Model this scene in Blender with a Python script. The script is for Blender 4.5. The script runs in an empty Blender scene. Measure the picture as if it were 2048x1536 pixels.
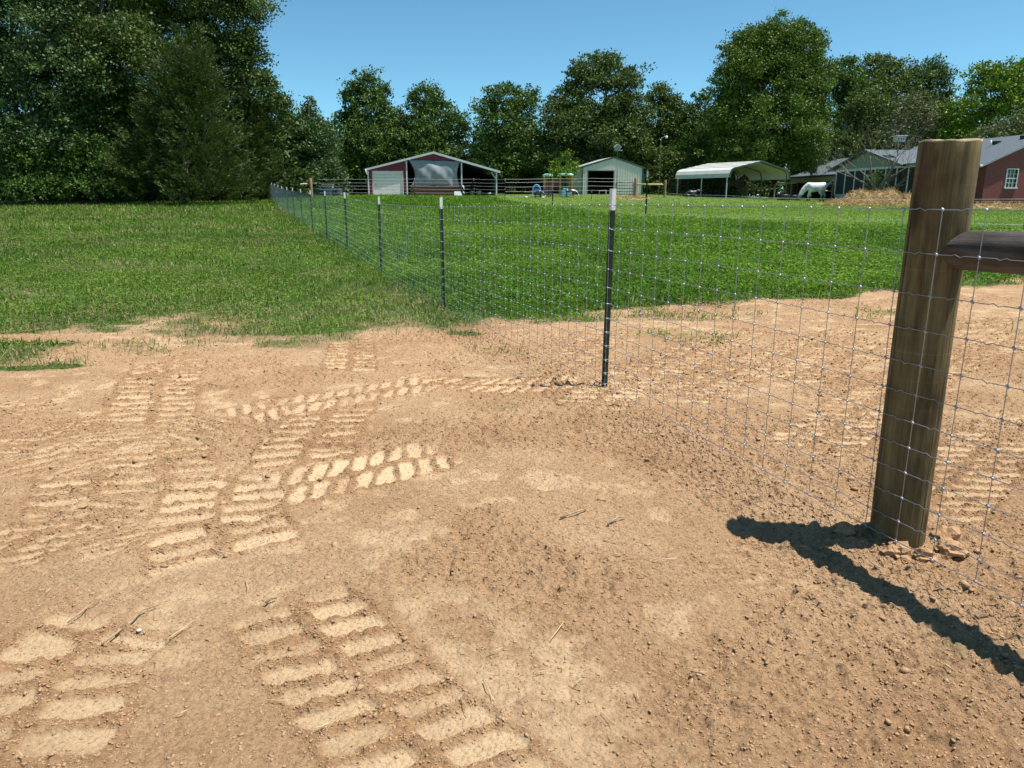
import bpy, bmesh, math, random
import numpy as np
from mathutils import Vector, Matrix

R = math.radians
sc = bpy.context.scene
COL = sc.collection

# ------------------------------------------------------------------ camera, sky, sun, exposure
FPX, CX, CY, CAMH = 1470.0, 1024.0, 768.0, 1.25          # focal length in px of the 2048 wide photo
PITCH = math.atan(363.0 / FPX)
cam = bpy.data.cameras.new('camera')
cam.sensor_width = 36.0
cam.lens = 36.0 * FPX / 2048.0
cam.clip_start, cam.clip_end = 0.05, 3000.0
cam_o = bpy.data.objects.new('camera', cam)
cam_o.location = (0, 0, CAMH)
cam_o.rotation_euler = (R(90) - PITCH, 0, 0)
COL.objects.link(cam_o)
sc.camera = cam_o

SUN_EL, SUN_AZ = 69.0, 95.0                                # azimuth from +Y clockwise
world = bpy.data.worlds.new('World')
sc.world = world
world.use_nodes = True
wn = world.node_tree
wn.nodes.clear()
sky = wn.nodes.new('ShaderNodeTexSky')
sky.sky_type = 'NISHITA'
sky.sun_disc = False
sky.sun_elevation = R(SUN_EL)
sky.sun_rotation = R(SUN_AZ)
sky.air_density, sky.dust_density, sky.ozone_density = 0.6, 0.2, 1.0
bg = wn.nodes.new('ShaderNodeBackground')
bg.inputs['Strength'].default_value = 0.094
wo = wn.nodes.new('ShaderNodeOutputWorld')
tint = wn.nodes.new('ShaderNodeMix')                       # the photo's clear cyan blue
tint.data_type, tint.blend_type = 'RGBA', 'MULTIPLY'
tint.inputs[0].default_value = 1.0
tint.inputs[7].default_value = (.76, 1.18, 1.12, 1)
wn.links.new(sky.outputs[0], tint.inputs[6])
wn.links.new(tint.outputs[2], bg.inputs[0])
wn.links.new(bg.outputs[0], wo.inputs[0])

sun = bpy.data.lights.new('sun', 'SUN')
sun.energy = 5.0
sun.angle = R(0.5)
sun.color = (1.0, 0.955, 0.88)
sun_o = bpy.data.objects.new('sun', sun)
sd = Vector((math.sin(R(SUN_AZ)) * math.cos(R(SUN_EL)), math.cos(R(SUN_AZ)) * math.cos(R(SUN_EL)), math.sin(R(SUN_EL))))
sun_o.rotation_euler = sd.to_track_quat('Z', 'Y').to_euler()
sun_o.location = (20, 0, 40)
COL.objects.link(sun_o)
sc.view_settings.view_transform = 'Standard'
sc.view_settings.look = 'None'
sc.view_settings.exposure = 0.68
sc.view_settings.gamma = 1.0
sc.view_settings.use_curve_mapping = False
sc.cycles.max_bounces = 5
sc.cycles.diffuse_bounces = 3
sc.cycles.transparent_max_bounces = 8
sc.cycles.sample_clamp_indirect = 6.0

# ------------------------------------------------------------------ noise
def hsh(ix, iy, seed):
    a = (ix.astype(np.int64) * 374761393 + iy.astype(np.int64) * 668265263 + seed * 982451653) & 0xFFFFFFFF
    a = ((a ^ (a >> 13)) * 1274126177) & 0xFFFFFFFF
    a = ((a ^ (a >> 16)) * 2246822519) & 0xFFFFFFFF
    return ((a ^ (a >> 15)) & 0xFFFFFF) / float(0x1000000)

def vn(x, y, seed=0):
    ix, iy = np.floor(x), np.floor(y)
    fx, fy = x - ix, y - iy
    fx = fx * fx * fx * (fx * (fx * 6 - 15) + 10)
    fy = fy * fy * fy * (fy * (fy * 6 - 15) + 10)
    a, b = hsh(ix, iy, seed), hsh(ix + 1, iy, seed)
    c, d = hsh(ix, iy + 1, seed), hsh(ix + 1, iy + 1, seed)
    return (a * (1 - fx) + b * fx) * (1 - fy) + (c * (1 - fx) + d * fx) * fy

def fbm(x, y, seed=0, n=4):
    s, a, t = 0, 0.5, 0
    for k in range(n):
        s = s + a * vn(x * 2 ** k + 17.3 * k, y * 2 ** k - 9.1 * k, seed + k)
        t += a
        a *= 0.5
    return s / t

def voro(x, y, seed=0):
    ix, iy = np.floor(x), np.floor(y)
    best = np.full(x.shape, 9.0)
    rid = np.zeros(x.shape)
    for dx in (-1, 0, 1):
        for dy in (-1, 0, 1):
            cx, cy = ix + dx, iy + dy
            px, py = cx + hsh(cx, cy, seed), cy + hsh(cx, cy, seed + 7)
            d = (px - x) ** 2 + (py - y) ** 2
            m = d < best
            best = np.where(m, d, best)
            rid = np.where(m, hsh(cx, cy, seed + 13), rid)
    return np.sqrt(best), rid

def sst(a, b, x):
    t = np.clip((x - a) / (b - a), 0, 1)
    return t * t * (3 - 2 * t)

# ------------------------------------------------------------------ terrain (thin plate through surveyed points)
TP = np.array([
    (0, 0, 0), (-4, 0, 0), (4, 0, 0), (-4, 5, 0), (4, 5, 0), (0, 3, 0), (1.5, 2.6, -.01), (.64, 5, 0), (-.8, 9.15, -.04), (-2.3, 13.4, .0),
    (-3.8, 17.6, .13), (-5.3, 21.8, .22), (-6.8, 26, .30), (-8.4, 30.1, .42), (-11.5, 38.5, .64), (-19.1, 59.8, 1.44),
    (-5.5, 8, 0), (-13, 15, .13), (-22, 27, .45), (-32, 47, .885), (-27.4, 53.5, 1.08), (-23.4, 59.7, 1.25),
    (-12.8, 68.1, 1.82), (-1.2, 68.1, 1.82), (8.8, 68.2, 1.95), (17.4, 61.9, 1.57), (25.8, 64.9, 1.34), (35, 56, 1.14), (24.4, 51.5, 1.05), (14, 42, .93), (20, 52, 1.08), (8, 52, 1.15), (-2, 50, 1.12), (26, 40, .85), (36, 66, 1.3), (14, 32, .80), (30, 34, .75),
    (4.7, 26.6, .66), (12.5, 18.4, .52), (2.2, 41.1, .92), (5.4, 10.2, .06), (9, 11.5, .15), (3, 9.5, .02), (30, 20, .6), (-30, 18, .2),
    (0, 100, 2.2), (-60, 95, 2.0), (60, 95, 1.8), (-70, 45, 1.2), (75, 45, 1.1), (0, -15, 0), (-30, -10, 0), (30, -10, 0), (-80, 10, .4), (80, 10, .5)], float)

def _tps_k(d2):
    return 0.5 * d2 * np.log(d2 + 1e-9)
_n = len(TP)
_A = np.zeros((_n + 3, _n + 3))
_d2 = (TP[:, None, 0] - TP[None, :, 0]) ** 2 + (TP[:, None, 1] - TP[None, :, 1]) ** 2
_A[:_n, :_n] = _tps_k(_d2) + np.eye(_n) * 1.5
_A[:_n, _n:] = np.c_[np.ones(_n), TP[:, :2]]
_A[_n:, :_n] = _A[:_n, _n:].T
_w = np.linalg.solve(_A, np.r_[TP[:, 2], 0, 0, 0])

def TH(x, y):
    x, y = np.atleast_1d(np.asarray(x, float)), np.atleast_1d(np.asarray(y, float))
    xx, yy = np.clip(x, -85, 85), np.clip(y, -15, 105)
    h = _w[_n] + _w[_n + 1] * xx + _w[_n + 2] * yy
    for i in range(_n):
        h = h + _w[i] * _tps_k((xx - TP[i, 0]) ** 2 + (yy - TP[i, 1]) ** 2)
    return h

def th(x, y):
    return float(TH(x, y)[0])

SP, CP = math.sin(PITCH), math.cos(PITCH)
def at(px, py, z):
    u, v = (px - CX) / FPX * z, -(py - CY) / FPX * z
    return Vector((u, z * CP + v * SP, CAMH - z * SP + v * CP))
def gp(px, z):
    x, h = (px - CX) / FPX * z, 1.0
    for _ in range(6):
        y = (z + (h - CAMH) * SP) / CP
        h = th(x, y)
    return Vector((x, y, h))

# ------------------------------------------------------------------ mesh helpers
def np_mesh(name, V, Q=None, T=None, smooth=False, face_attr=None, vert_attr=None):
    me = bpy.data.meshes.new(name)
    V = np.asarray(V, np.float32)
    nq = 0 if Q is None else len(Q)
    nt = 0 if T is None else len(T)
    me.vertices.add(len(V))
    me.vertices.foreach_set('co', V.ravel())
    loops = np.concatenate([np.asarray(a, np.int32).ravel() for a in (Q, T) if a is not None and len(a)])
    me.loops.add(len(loops))
    me.loops.foreach_set('vertex_index', loops)
    me.polygons.add(nq + nt)
    ls = np.concatenate([np.arange(nq) * 4, nq * 4 + np.arange(nt) * 3]).astype(np.int32)
    me.polygons.foreach_set('loop_start', ls)
    if smooth:
        me.polygons.foreach_set('use_smooth', np.ones(nq + nt, bool))
    me.update(calc_edges=True)
    for dom, d in (('FACE', face_attr), ('POINT', vert_attr)):
        for k, a in (d or {}).items():
            at_ = me.attributes.new(k, 'FLOAT', dom)
            at_.data.foreach_set('value', np.asarray(a, np.float32))
    return me

def link(name, me, mat=None, parent=None, loc=(0, 0, 0), rz=0):
    o = bpy.data.objects.new(name, me)
    if mat is not None and me is not None and not me.materials:
        me.materials.append(mat)
    COL.objects.link(o)
    if parent is not None:
        o.parent = parent
    o.location = loc
    o.rotation_euler = (0, 0, rz)
    return o

def tag(o, label=None, cat=None, group=None, kind=None):
    for k, v in (('label', label), ('category', cat), ('group', group), ('kind', kind)):
        if v:
            o[k] = v
    return o

def thing(name, label, cat, loc=(0, 0, 0), rz=0, group=None):
    return tag(link(name, None, None, None, loc, rz), label, cat, group)

def copy_tree(o, parent=None):
    c = o.copy()
    COL.objects.link(c)
    if parent is not None:
        c.parent = parent
    for ch in list(o.children):
        copy_tree(ch, c)
    return c

class MB:
    """collects shapes for ONE mesh"""
    def __init__(s):
        s.v, s.f, s.sm = [], [], []
    def add(s, vs, fs, smooth=False):
        b = len(s.v)
        s.v += [tuple(map(float, p)) for p in vs]
        s.f += [[b + i for i in f] for f in fs]
        s.sm += [smooth] * len(fs)
        return s
    def box(s, x0, x1, y0, y1, z0, z1, bev=0):
        if bev:
            return s.bbox(x0, x1, y0, y1, z0, z1, bev)
        v = [(x, y, z) for z in (z0, z1) for y in (y0, y1) for x in (x0, x1)]
        return s.add(v, [(0, 2, 3, 1), (4, 5, 7, 6), (0, 1, 5, 4), (2, 6, 7, 3), (0, 4, 6, 2), (1, 3, 7, 5)])
    def bbox(s, x0, x1, y0, y1, z0, z1, b):
        bm = bmesh.new()
        bmesh.ops.create_cube(bm, size=1)
        for v in bm.verts:
            v.co = Vector(((x0 + x1) / 2 + v.co.x * (x1 - x0), (y0 + y1) / 2 + v.co.y * (y1 - y0), (z0 + z1) / 2 + v.co.z * (z1 - z0)))
        bmesh.ops.bevel(bm, geom=bm.edges[:], offset=b, segments=2, affect='EDGES', profile=.6)
        bm.verts.index_update()
        s.add([v.co for v in bm.verts], [[v.index for v in f.verts] for f in bm.faces])
        bm.free()
        return s
    def tube(s, pts, rad, n=8, caps=True, smooth=True, flat=1.0):
        pts = [Vector(p) for p in pts]
        if not hasattr(rad, '__len__'):
            rad = [rad] * len(pts)
        vs, fs = [], []
        up = Vector((0, 0, 1))
        for i, p in enumerate(pts):
            d = (pts[min(i + 1, len(pts) - 1)] - pts[max(i - 1, 0)]).normalized()
            a = d.cross(up)
            if a.length < .05:
                a = d.cross(Vector((0, 1, 0)))
            a.normalize()
            b = a.cross(d).normalized()
            for k in range(n):
                t = 2 * math.pi * k / n
                vs.append(p + (a * math.cos(t) + b * math.sin(t) * flat) * rad[i])
        for i in range(len(pts) - 1):
            for k in range(n):
                k2 = (k + 1) % n
                fs.append((i * n + k, i * n + k2, (i + 1) * n + k2, (i + 1) * n + k))
        if caps:
            fs.append(tuple(range(n - 1, -1, -1)))
            fs.append(tuple((len(pts) - 1) * n + k for k in range(n)))
        return s.add(vs, fs, smooth)
    def prism(s, poly, y0, y1, axis='y'):
        """polygon in (x,z) extruded along y, or in (y,z) along x, or (x,y) along z"""
        n = len(poly)
        def mk(a, b, c):
            return {'y': (a, c, b), 'x': (c, a, b), 'z': (a, b, c)}[axis]
        vs = [mk(a, b, y0) for a, b in poly] + [mk(a, b, y1) for a, b in poly]
        fs = [tuple(range(n - 1, -1, -1)), tuple(range(n, 2 * n))] + [(i, (i + 1) % n, n + (i + 1) % n, n + i) for i in range(n)]
        return s.add(vs, fs)
    def lathe(s, prof, n=16, c=(0, 0, 0), smooth=True):
        vs = [(c[0] + r * math.cos(2 * math.pi * k / n), c[1] + r * math.sin(2 * math.pi * k / n), c[2] + z) for r, z in prof for k in range(n)]
        fs = [(i * n + k, i * n + (k + 1) % n, (i + 1) * n + (k + 1) % n, (i + 1) * n + k) for i in range(len(prof) - 1) for k in range(n)]
        fs += [tuple(range(n - 1, -1, -1)), tuple((len(prof) - 1) * n + k for k in range(n))]
        return s.add(vs, fs, smooth)
    def mesh(s, name):
        me = bpy.data.meshes.new(name)
        me.from_pydata(s.v, [], s.f)
        me.polygons.foreach_set('use_smooth', s.sm)
        me.update()
        bm = bmesh.new()
        bm.from_mesh(me)
        bmesh.ops.recalc_face_normals(bm, faces=bm.faces[:])
        bm.to_mesh(me)
        bm.free()
        return me
    def build(s, name, mat, parent=None, loc=(0, 0, 0), rz=0):
        return link(name, s.mesh(name), mat, parent, loc, rz)

# ------------------------------------------------------------------ materials
def nd(nt, t, **kw):
    n = nt.nodes.new('ShaderNode' + t)
    for k, v in kw.items():
        if k in n.inputs:
            n.inputs[k].default_value = v
        else:
            setattr(n, k, v)
    return n

def ramp(nt, fac, stops):
    n = nt.nodes.new('ShaderNodeValToRGB')
    e = n.color_ramp.elements
    while len(e) < len(stops):
        e.new(.5)
    for x, (p, c) in zip(e, stops):
        x.position, x.color = p, (*c, 1)
    nt.links.new(fac, n.inputs[0])
    return n.outputs[0]

def mixc(nt, fac, a, b, blend='MIX'):
    n = nt.nodes.new('ShaderNodeMix')
    n.data_type, n.blend_type = 'RGBA', blend
    for s, v in ((n.inputs[0], fac), (n.inputs[6], a), (n.inputs[7], b)):
        if hasattr(v, 'links'):
            nt.links.new(v, s)
        else:
            s.default_value = v if not isinstance(v, tuple) else (*v, 1)
    return n.outputs[2]

def newmat(name):
    m = bpy.data.materials.new(name)
    m.use_nodes = True
    nt = m.node_tree
    nt.nodes.clear()
    out = nt.nodes.new('ShaderNodeOutputMaterial')
    b = nt.nodes.new('ShaderNodeBsdfPrincipled')
    nt.links.new(b.outputs[0], out.inputs[0])
    return m, nt, b, out

def M(name, c1, c2=None, scale=4.0, rough=.6, metal=0.0, bump=0.0, bscale=60.0, stretch=(1, 1, 1), spec=.5, bands=None, pos=(.35, .65)):
    m, nt, b, out = newmat(name)
    tc = nd(nt, 'TexCoord')
    mp = nd(nt, 'Mapping')
    mp.inputs['Scale'].default_value = stretch
    nt.links.new(tc.outputs['Object'], mp.inputs[0])
    nz = nd(nt, 'TexNoise', Scale=scale, Detail=6.0, Roughness=.6)
    nt.links.new(mp.outputs[0], nz.inputs['Vector'])
    if c2 is None:
        c2 = tuple(x * .8 for x in c1)
    col = ramp(nt, nz.outputs[0], [(pos[0], c2), (pos[1], c1)])
    nt.links.new(col, b.inputs['Base Color'])
    b.inputs['Roughness'].default_value = rough
    b.inputs['Metallic'].default_value = metal
    b.inputs['Specular IOR Level'].default_value = spec
    if bump:
        n2 = nd(nt, 'TexNoise', Scale=bscale, Detail=5.0)
        nt.links.new(mp.outputs[0], n2.inputs['Vector'])
        bp = nd(nt, 'Bump', Strength=1.0, Distance=bump)
        nt.links.new(n2.outputs[0], bp.inputs['Height'])
        nt.links.new(bp.outputs[0], b.inputs['Normal'])
    return m

def leaf_mat(name, cols, rough=.5, spec=.35, trans=.22, tcol=None):
    """leaf colour runs along the per-leaf attribute 'tint'"""
    m, nt, b, out = newmat(name)
    a = nd(nt, 'Attribute', attribute_name='tint')
    stops = [(i / (len(cols) - 1), c) for i, c in enumerate(cols)]
    col = ramp(nt, a.outputs['Fac'], stops)
    nt.links.new(col, b.inputs['Base Color'])
    b.inputs['Roughness'].default_value = rough
    b.inputs['Specular IOR Level'].default_value = spec
    if trans:
        tr = nd(nt, 'BsdfTranslucent')
        nt.links.new(mixc(nt, .5, col, tcol or (.16, .24, .03)), tr.inputs[0])
        mx = nd(nt, 'MixShader')
        mx.inputs[0].default_value = trans
        nt.links.new(b.outputs[0], mx.inputs[1])
        nt.links.new(tr.outputs[0], mx.inputs[2])
        nt.links.new(mx.outputs[0], out.inputs[0])
    return m

# the dirt and the field are one sheet: masks of material (grass cover, pressed tread, dust, clods) come from the mesh
def ground_mat():
    m, nt, b, out = newmat('ground')
    L = nt.links.new
    tc = nd(nt, 'TexCoord')
    def noise(s, d=6.0, r=.6):
        n = nd(nt, 'TexNoise', Scale=s, Detail=d, Roughness=r)
        L(tc.outputs['Object'], n.inputs['Vector'])
        return n.outputs[0]
    def attr(k):
        return nd(nt, 'Attribute', attribute_name=k).outputs['Fac']
    base = ramp(nt, noise(1.1), [(.30, (.328, .196, .106)), (.50, (.394, .254, .145)), (.72, (.458, .314, .190))])
    fine = ramp(nt, noise(55, 8, .7), [(.28, (.60, .56, .53)), (.50, (.97, .97, .97)), (.72, (1.25, 1.22, 1.16))])
    soil = mixc(nt, 1.0, base, fine, 'MULTIPLY')
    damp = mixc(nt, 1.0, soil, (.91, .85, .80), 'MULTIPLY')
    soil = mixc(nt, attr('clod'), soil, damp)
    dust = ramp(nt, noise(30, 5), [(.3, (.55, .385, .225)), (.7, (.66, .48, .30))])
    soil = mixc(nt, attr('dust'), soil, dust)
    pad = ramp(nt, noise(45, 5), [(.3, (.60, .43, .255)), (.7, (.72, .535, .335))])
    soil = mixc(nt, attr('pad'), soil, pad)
    turf = ramp(nt, noise(7, 8, .75), [(.25, (.028, .058, .011)), (.45, (.048, .095, .017)), (.6, (.080, .125, .026)), (.8, (.18, .145, .075))])
    mown = ramp(nt, noise(3, 9, .8), [(.25, (.055, .105, .020)), (.5, (.105, .170, .034)), (.75, (.20, .215, .075))])
    turf = mixc(nt, attr('mown'), turf, mown)
    def mr(a, b):
        n = nd(nt, 'MapRange'); n.inputs[1].default_value, n.inputs[2].default_value = a, b
        L(attr('grass'), n.inputs[0])
        return n.outputs[0]
    thatch = ramp(nt, noise(16, 8, .75), [(.30, (.115, .095, .045)), (.48, (.22, .165, .088)), (.66, (.33, .235, .135))])
    far = mixc(nt, mr(.45, .95), mixc(nt, mr(.02, .40), soil, thatch), turf)
    L(far, b.inputs['Base Color'])
    b.inputs['Roughness'].default_value = .95
    b.inputs['Specular IOR Level'].default_value = .12
    v = nd(nt, 'TexVoronoi', Scale=75.0)
    L(tc.outputs['Object'], v.inputs['Vector'])
    b1 = nd(nt, 'Bump', Strength=.7, Distance=.012)
    b1.invert = True
    L(v.outputs['Distance'], b1.inputs['Height'])
    b2 = nd(nt, 'Bump', Strength=1.0, Distance=.009)
    L(noise(130, 6, .75), b2.inputs['Height'])
    L(b1.outputs[0], b2.inputs['Normal'])
    L(b2.outputs[0], b.inputs['Normal'])
    return m
# ------------------------------------------------------------------ fence line, grass edge, wheel and track prints
FD = np.array([-1.51, 4.19]); FD = FD / np.linalg.norm(FD)
def fence_x(y):
    return np.interp(y, [-1.0, 5.0, 60.0], [.64 + 6.0 * .3617, .64, -19.1])

EX = np.array([-60, -15, -8, -4.6, -4.19, -3.27, -1.94, -.42, .1, .53, .9, 1.73, 3.14, 5.4, 7.99, 14, 30, 80])
EY = np.array([4.6, 4.4, 4.6, 4.95, 5.1, 5.7, 6.6, 7.15, 7.7, 8.1, 8.7, 9.1, 9.55, 10.1, 11.2, 13, 16, 24])

def grass_cover(x, y):
    left = sst(.25, -.25, x - fence_x(y) - .5)
    n1 = fbm(x * 1.6, y * 1.6, 31, 4) - .5
    n2 = fbm(x * .55 + 4, y * .55, 47, 3) - .5
    d = y - np.interp(x, EX, EY) + n1 * 1.1
    g_r = sst(-.05, .55, d + .15)
    n3 = fbm(x * 3.7 + 9, y * 3.7, 53, 3) - .5
    g_l = np.clip(sst(-.3, 1.3, d) * (.42 + .125 * d + n2 * .9 + n1 * .8 + n3 * .8), .04, 1)
    g_l = np.where(d > 0, g_l, 0)
    g = g_l * left + g_r * (1 - left)
    # clump of grass left alone on the bare soil, and the bald strip above it
    cl = np.exp(-((x + 3.62 - (y - 5.7) * 1.6) / .42) ** 2 - ((y - 5.66) / .15) ** 2)
    g = np.maximum(g, sst(.30, .8, cl + n1 * 1.3) * .9)
    for cx, cy, cr, ca in CLUMPS:
        m = (np.abs(x - cx) < 1.5) & (np.abs(y - cy) < 1.5)
        if m.any():
            q = np.exp(-((x[m] - cx) / (cr * 1.7)) ** 2 - ((y[m] - cy) / cr) ** 2)
            g[m] = np.maximum(g[m], ca * .7 * sst(.2, .95, q + n1[m] * 1.8))
    bald = np.exp(-((x + 4.1) / 1.3) ** 2 - ((y - 6.9) / .35) ** 2)
    g = g * (1 - .93 * sst(.3, .7, bald + n1 * .6))
    # bare earth before the barn and along the far fence, and the rut below the corner post
    bare = sst(1.2, .3, np.abs(y - 66.2)) * (x > -17) * (x < -6) + np.exp(-((x + 21.5) / 3) ** 2 - ((y - 56) / .8) ** 2)
    return np.clip(g * (1 - .9 * np.clip(bare + n1 * .6 * (bare > .05), 0, 1)), 0, 1)

def mown_mask(x, y):
    # the short grass beyond the electric fence
    yb = np.interp(x, [-30, -2, 2.2, 4.7, 12.5, 30], [70, 62, 41, 26.5, 18.3, 10])
    return sst(-.6, .9, y - yb + (fbm(x * .4, y * .4, 77) - .5) * 3)

def g0(px, py):
    v = np.array([(px - CX) / FPX, CP - (py - CY) / FPX * SP, -SP - (py - CY) / FPX * CP]); t = -CAMH / v[2]
    return (v[0] * t, v[1] * t)
# every print: centre line (read off the photo, carried to the ground), width, tread pitch, columns of pads, direction of a bar, depth, duty
TRACKS = [
    ([(575, 1195), (620, 1255), (700, 1340), (800, 1440), (935, 1570), (1070, 1700)], .43, .108, 2, 25, 1.0, .68),
    ([(280, 1215), (170, 1290), (105, 1370), (50, 1470), (-40, 1600)], .48, .120, 2, 6, .85, .64),
    ([(300, 900), (305, 820), (345, 715)], .56, .135, 2, 12, 1.0, .58),
    ([(350, 1000), (320, 930), (300, 870), (310, 800)], .54, .125, 2, 14, 1.0, .58),
    ([(600, 985), (610, 900), (650, 835), (700, 775)], .54, .125, 2, 12, .95, .58),
    ([(190, 1030), (195, 940), (225, 870)], .54, .125, 2, 12, 1.0, .60),
    ([(700, 745), (705, 672)], .44, .14, 2, 6, .9, .55),
    ([(-80, 826), (50, 815), (110, 790)], .40, .12, 2, 14, .7, .55),
    ([(-60, 905), (100, 880), (240, 835)], .50, .115, 2, 30, .9, .60),
    ([(470, 1135), (432, 1050), (450, 990), (478, 935)], .56, .135, 2, 19, 1.1, .70),
    ([(455, 838), (560, 810), (700, 788), (860, 765), (1010, 768), (1180, 765)], .46, .105, 2, 82, .9, .66),
    ([(515, 990), (620, 965), (740, 940), (905, 900)], .48, .105, 2, 97, 1.15, .70),
    ([(-60, 1135), (60, 1080), (180, 1040), (330, 1015)], .44, .12, 2, 8, .95, .62),
    ([(140, 1125), (230, 1082), (320, 1040)], .30, .10, 1, 50, .9, .62),
    ([(1170, 815), (1280, 750), (1400, 700), (1500, 655)], .52, .115, 2, -10, 1.1, .60),
    ([(1330, 800), (1480, 740), (1610, 700), (1740, 660)], .52, .115, 2, -12, 1.1, .58),
    ([(1560, 765), (1710, 708), (1860, 668), (2000, 640)], .52, .12, 2, -14, 1.1, .60),
    ([(1600, 905), (1740, 810), (1890, 725), (2060, 668)], .48, .12, 2, -6, 1.0, .60),
    ([(1840, 1030), (1950, 910), (2090, 830)], .46, .12, 2, -8, .8, .60),
    ([(1120, 735), (1180, 690), (1230, 655)], .44, .12, 2, -10, .7, .55),
    ([(60, 965), (160, 905), (330, 865), (480, 855)], .5, .12, 2, 12, .8, .58),
    ([(1420, 1180), (1520, 1130), (1620, 1110)], .36, .12, 2, 10, .3, .55),
    ([(1150, 1560), (1250, 1490), (1330, 1420)], .36, .12, 2, 20, .25, .55),
]
CLUMPS = [(*g0(px, py), r_, a_) for px, py, r_, a_ in ((1250, 612, .30, .55), (1292, 628, .22, .5), (1345, 640, .25, .4), (930, 664, .16, .8), (1120, 638, .35, .7), (1430, 606, .3, .6), (50, 705, .3, .55), (215, 700, .3, .55), (420, 690, .3, .6), (560, 684, .3, .7), (640, 672, .35, .6), (1180, 655, .15, .35), (330, 700, .22, .5), (760, 655, .3, .5))]
TRACKS = [([g0(*p) for p in t[0]],) + t[1:] for t in TRACKS]

def prints(x, y):
    """(pad mask, ridge mask, in-track mask, depth) at the points"""
    pad = np.zeros(x.shape); rid = np.zeros(x.shape); trk = np.zeros(x.shape); col = np.zeros(x.shape)
    wx = (fbm(x * 9, y * 9, 5, 3) - .5) * .030
    wy = (fbm(x * 9, y * 9, 15, 3) - .5) * .022
    for ti, (pl, w, per, cols, bang, stg, duty) in enumerate(TRACKS):
        pl = np.array(pl, float)
        dm = pl[-1] - pl[0]; dm = dm / np.linalg.norm(dm)
        bv = np.array([math.cos(R(bang)), math.sin(R(bang))])
        den = bv[0] * dm[1] - bv[1] * dm[0]
        skew = np.clip((bv @ dm) / (den if abs(den) > .3 else math.copysign(.3, den)), -1.6, 1.6)
        m = (x > pl[:, 0].min() - w) & (x < pl[:, 0].max() + w) & (y > pl[:, 1].min() - w) & (y < pl[:, 1].max() + w)
        if not m.any():
            continue
        X, Y = x[m] + wx[m], y[m] + wy[m]
        bd = np.full(X.shape, 9.0); U = np.zeros(X.shape); Vv = np.zeros(X.shape)
        s0 = 0.0
        tot = np.sum(np.linalg.norm(np.diff(pl, axis=0), axis=1))
        for a, b in zip(pl[:-1], pl[1:]):
            l = np.linalg.norm(b - a); d = (b - a) / l
            t = np.clip((X - a[0]) * d[0] + (Y - a[1]) * d[1], 0, l)
            dx, dy = X - a[0] - d[0] * t, Y - a[1] - d[1] * t
            dist = np.hypot(dx, dy)
            k = dist < bd
            bd = np.where(k, dist, bd)
            U = np.where(k, s0 + t, U)
            Vv = np.where(k, (dx * d[1] - dy * d[0]), Vv)
            s0 += l
        ends = sst(0, .15, U) * sst(0, .15, tot - U)
        ins = sst(w / 2 + .02, w / 2 - .02, np.abs(Vv)) * ends
        cw = w / cols
        c = np.clip(np.floor((Vv + w / 2) / cw), 0, cols - 1)
        vc = Vv + w / 2 - (c + .5) * cw
        u = U - skew * Vv + c * per * .5
        k = np.floor(u / per)
        uu = (u / per - k - .5) * per
        r1 = hsh(k + 50, c + 3, 100 + ti)
        r2 = hsh(k + 50, c + 9, 200 + ti)
        hl, hw = duty / 2 * per * (.82 + .3 * r1), cw * (.36 + .09 * r2)
        rc = .020 + .012 * r2
        qa, qb = np.maximum(np.abs(uu) - hl + rc, 0), np.maximum(np.abs(vc) - hw + rc, 0)
        q = np.hypot(qa, qb) - rc + (fbm(X * 14, Y * 14, 500 + ti, 2) - .5) * .022
        p = sst(.010, -.012, q)
        wear = fbm(X * 2.2, Y * 2.2, 300 + ti, 3)
        lo_w = .02 if ti in (0, 1, 9, 10, 11, 14, 15, 16, 17) else .06
        amp = stg * np.clip(.45 + .9 * r1, .0, 1.0) * sst(lo_w, lo_w + .22, wear)
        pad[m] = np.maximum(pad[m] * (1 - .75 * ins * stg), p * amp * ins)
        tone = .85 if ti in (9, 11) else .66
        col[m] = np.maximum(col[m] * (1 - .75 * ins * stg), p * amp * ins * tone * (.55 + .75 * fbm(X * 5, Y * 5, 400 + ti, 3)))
        rid[m] = np.maximum(rid[m] * (1 - .75 * ins * stg), (1 - p) * ins * stg * sst(lo_w, lo_w + .25, wear))
        trk[m] = np.maximum(trk[m], ins * stg)
    return np.clip(pad, 0, 1), np.clip(rid, 0, 1), trk, np.clip(col, 0, 1)

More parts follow.
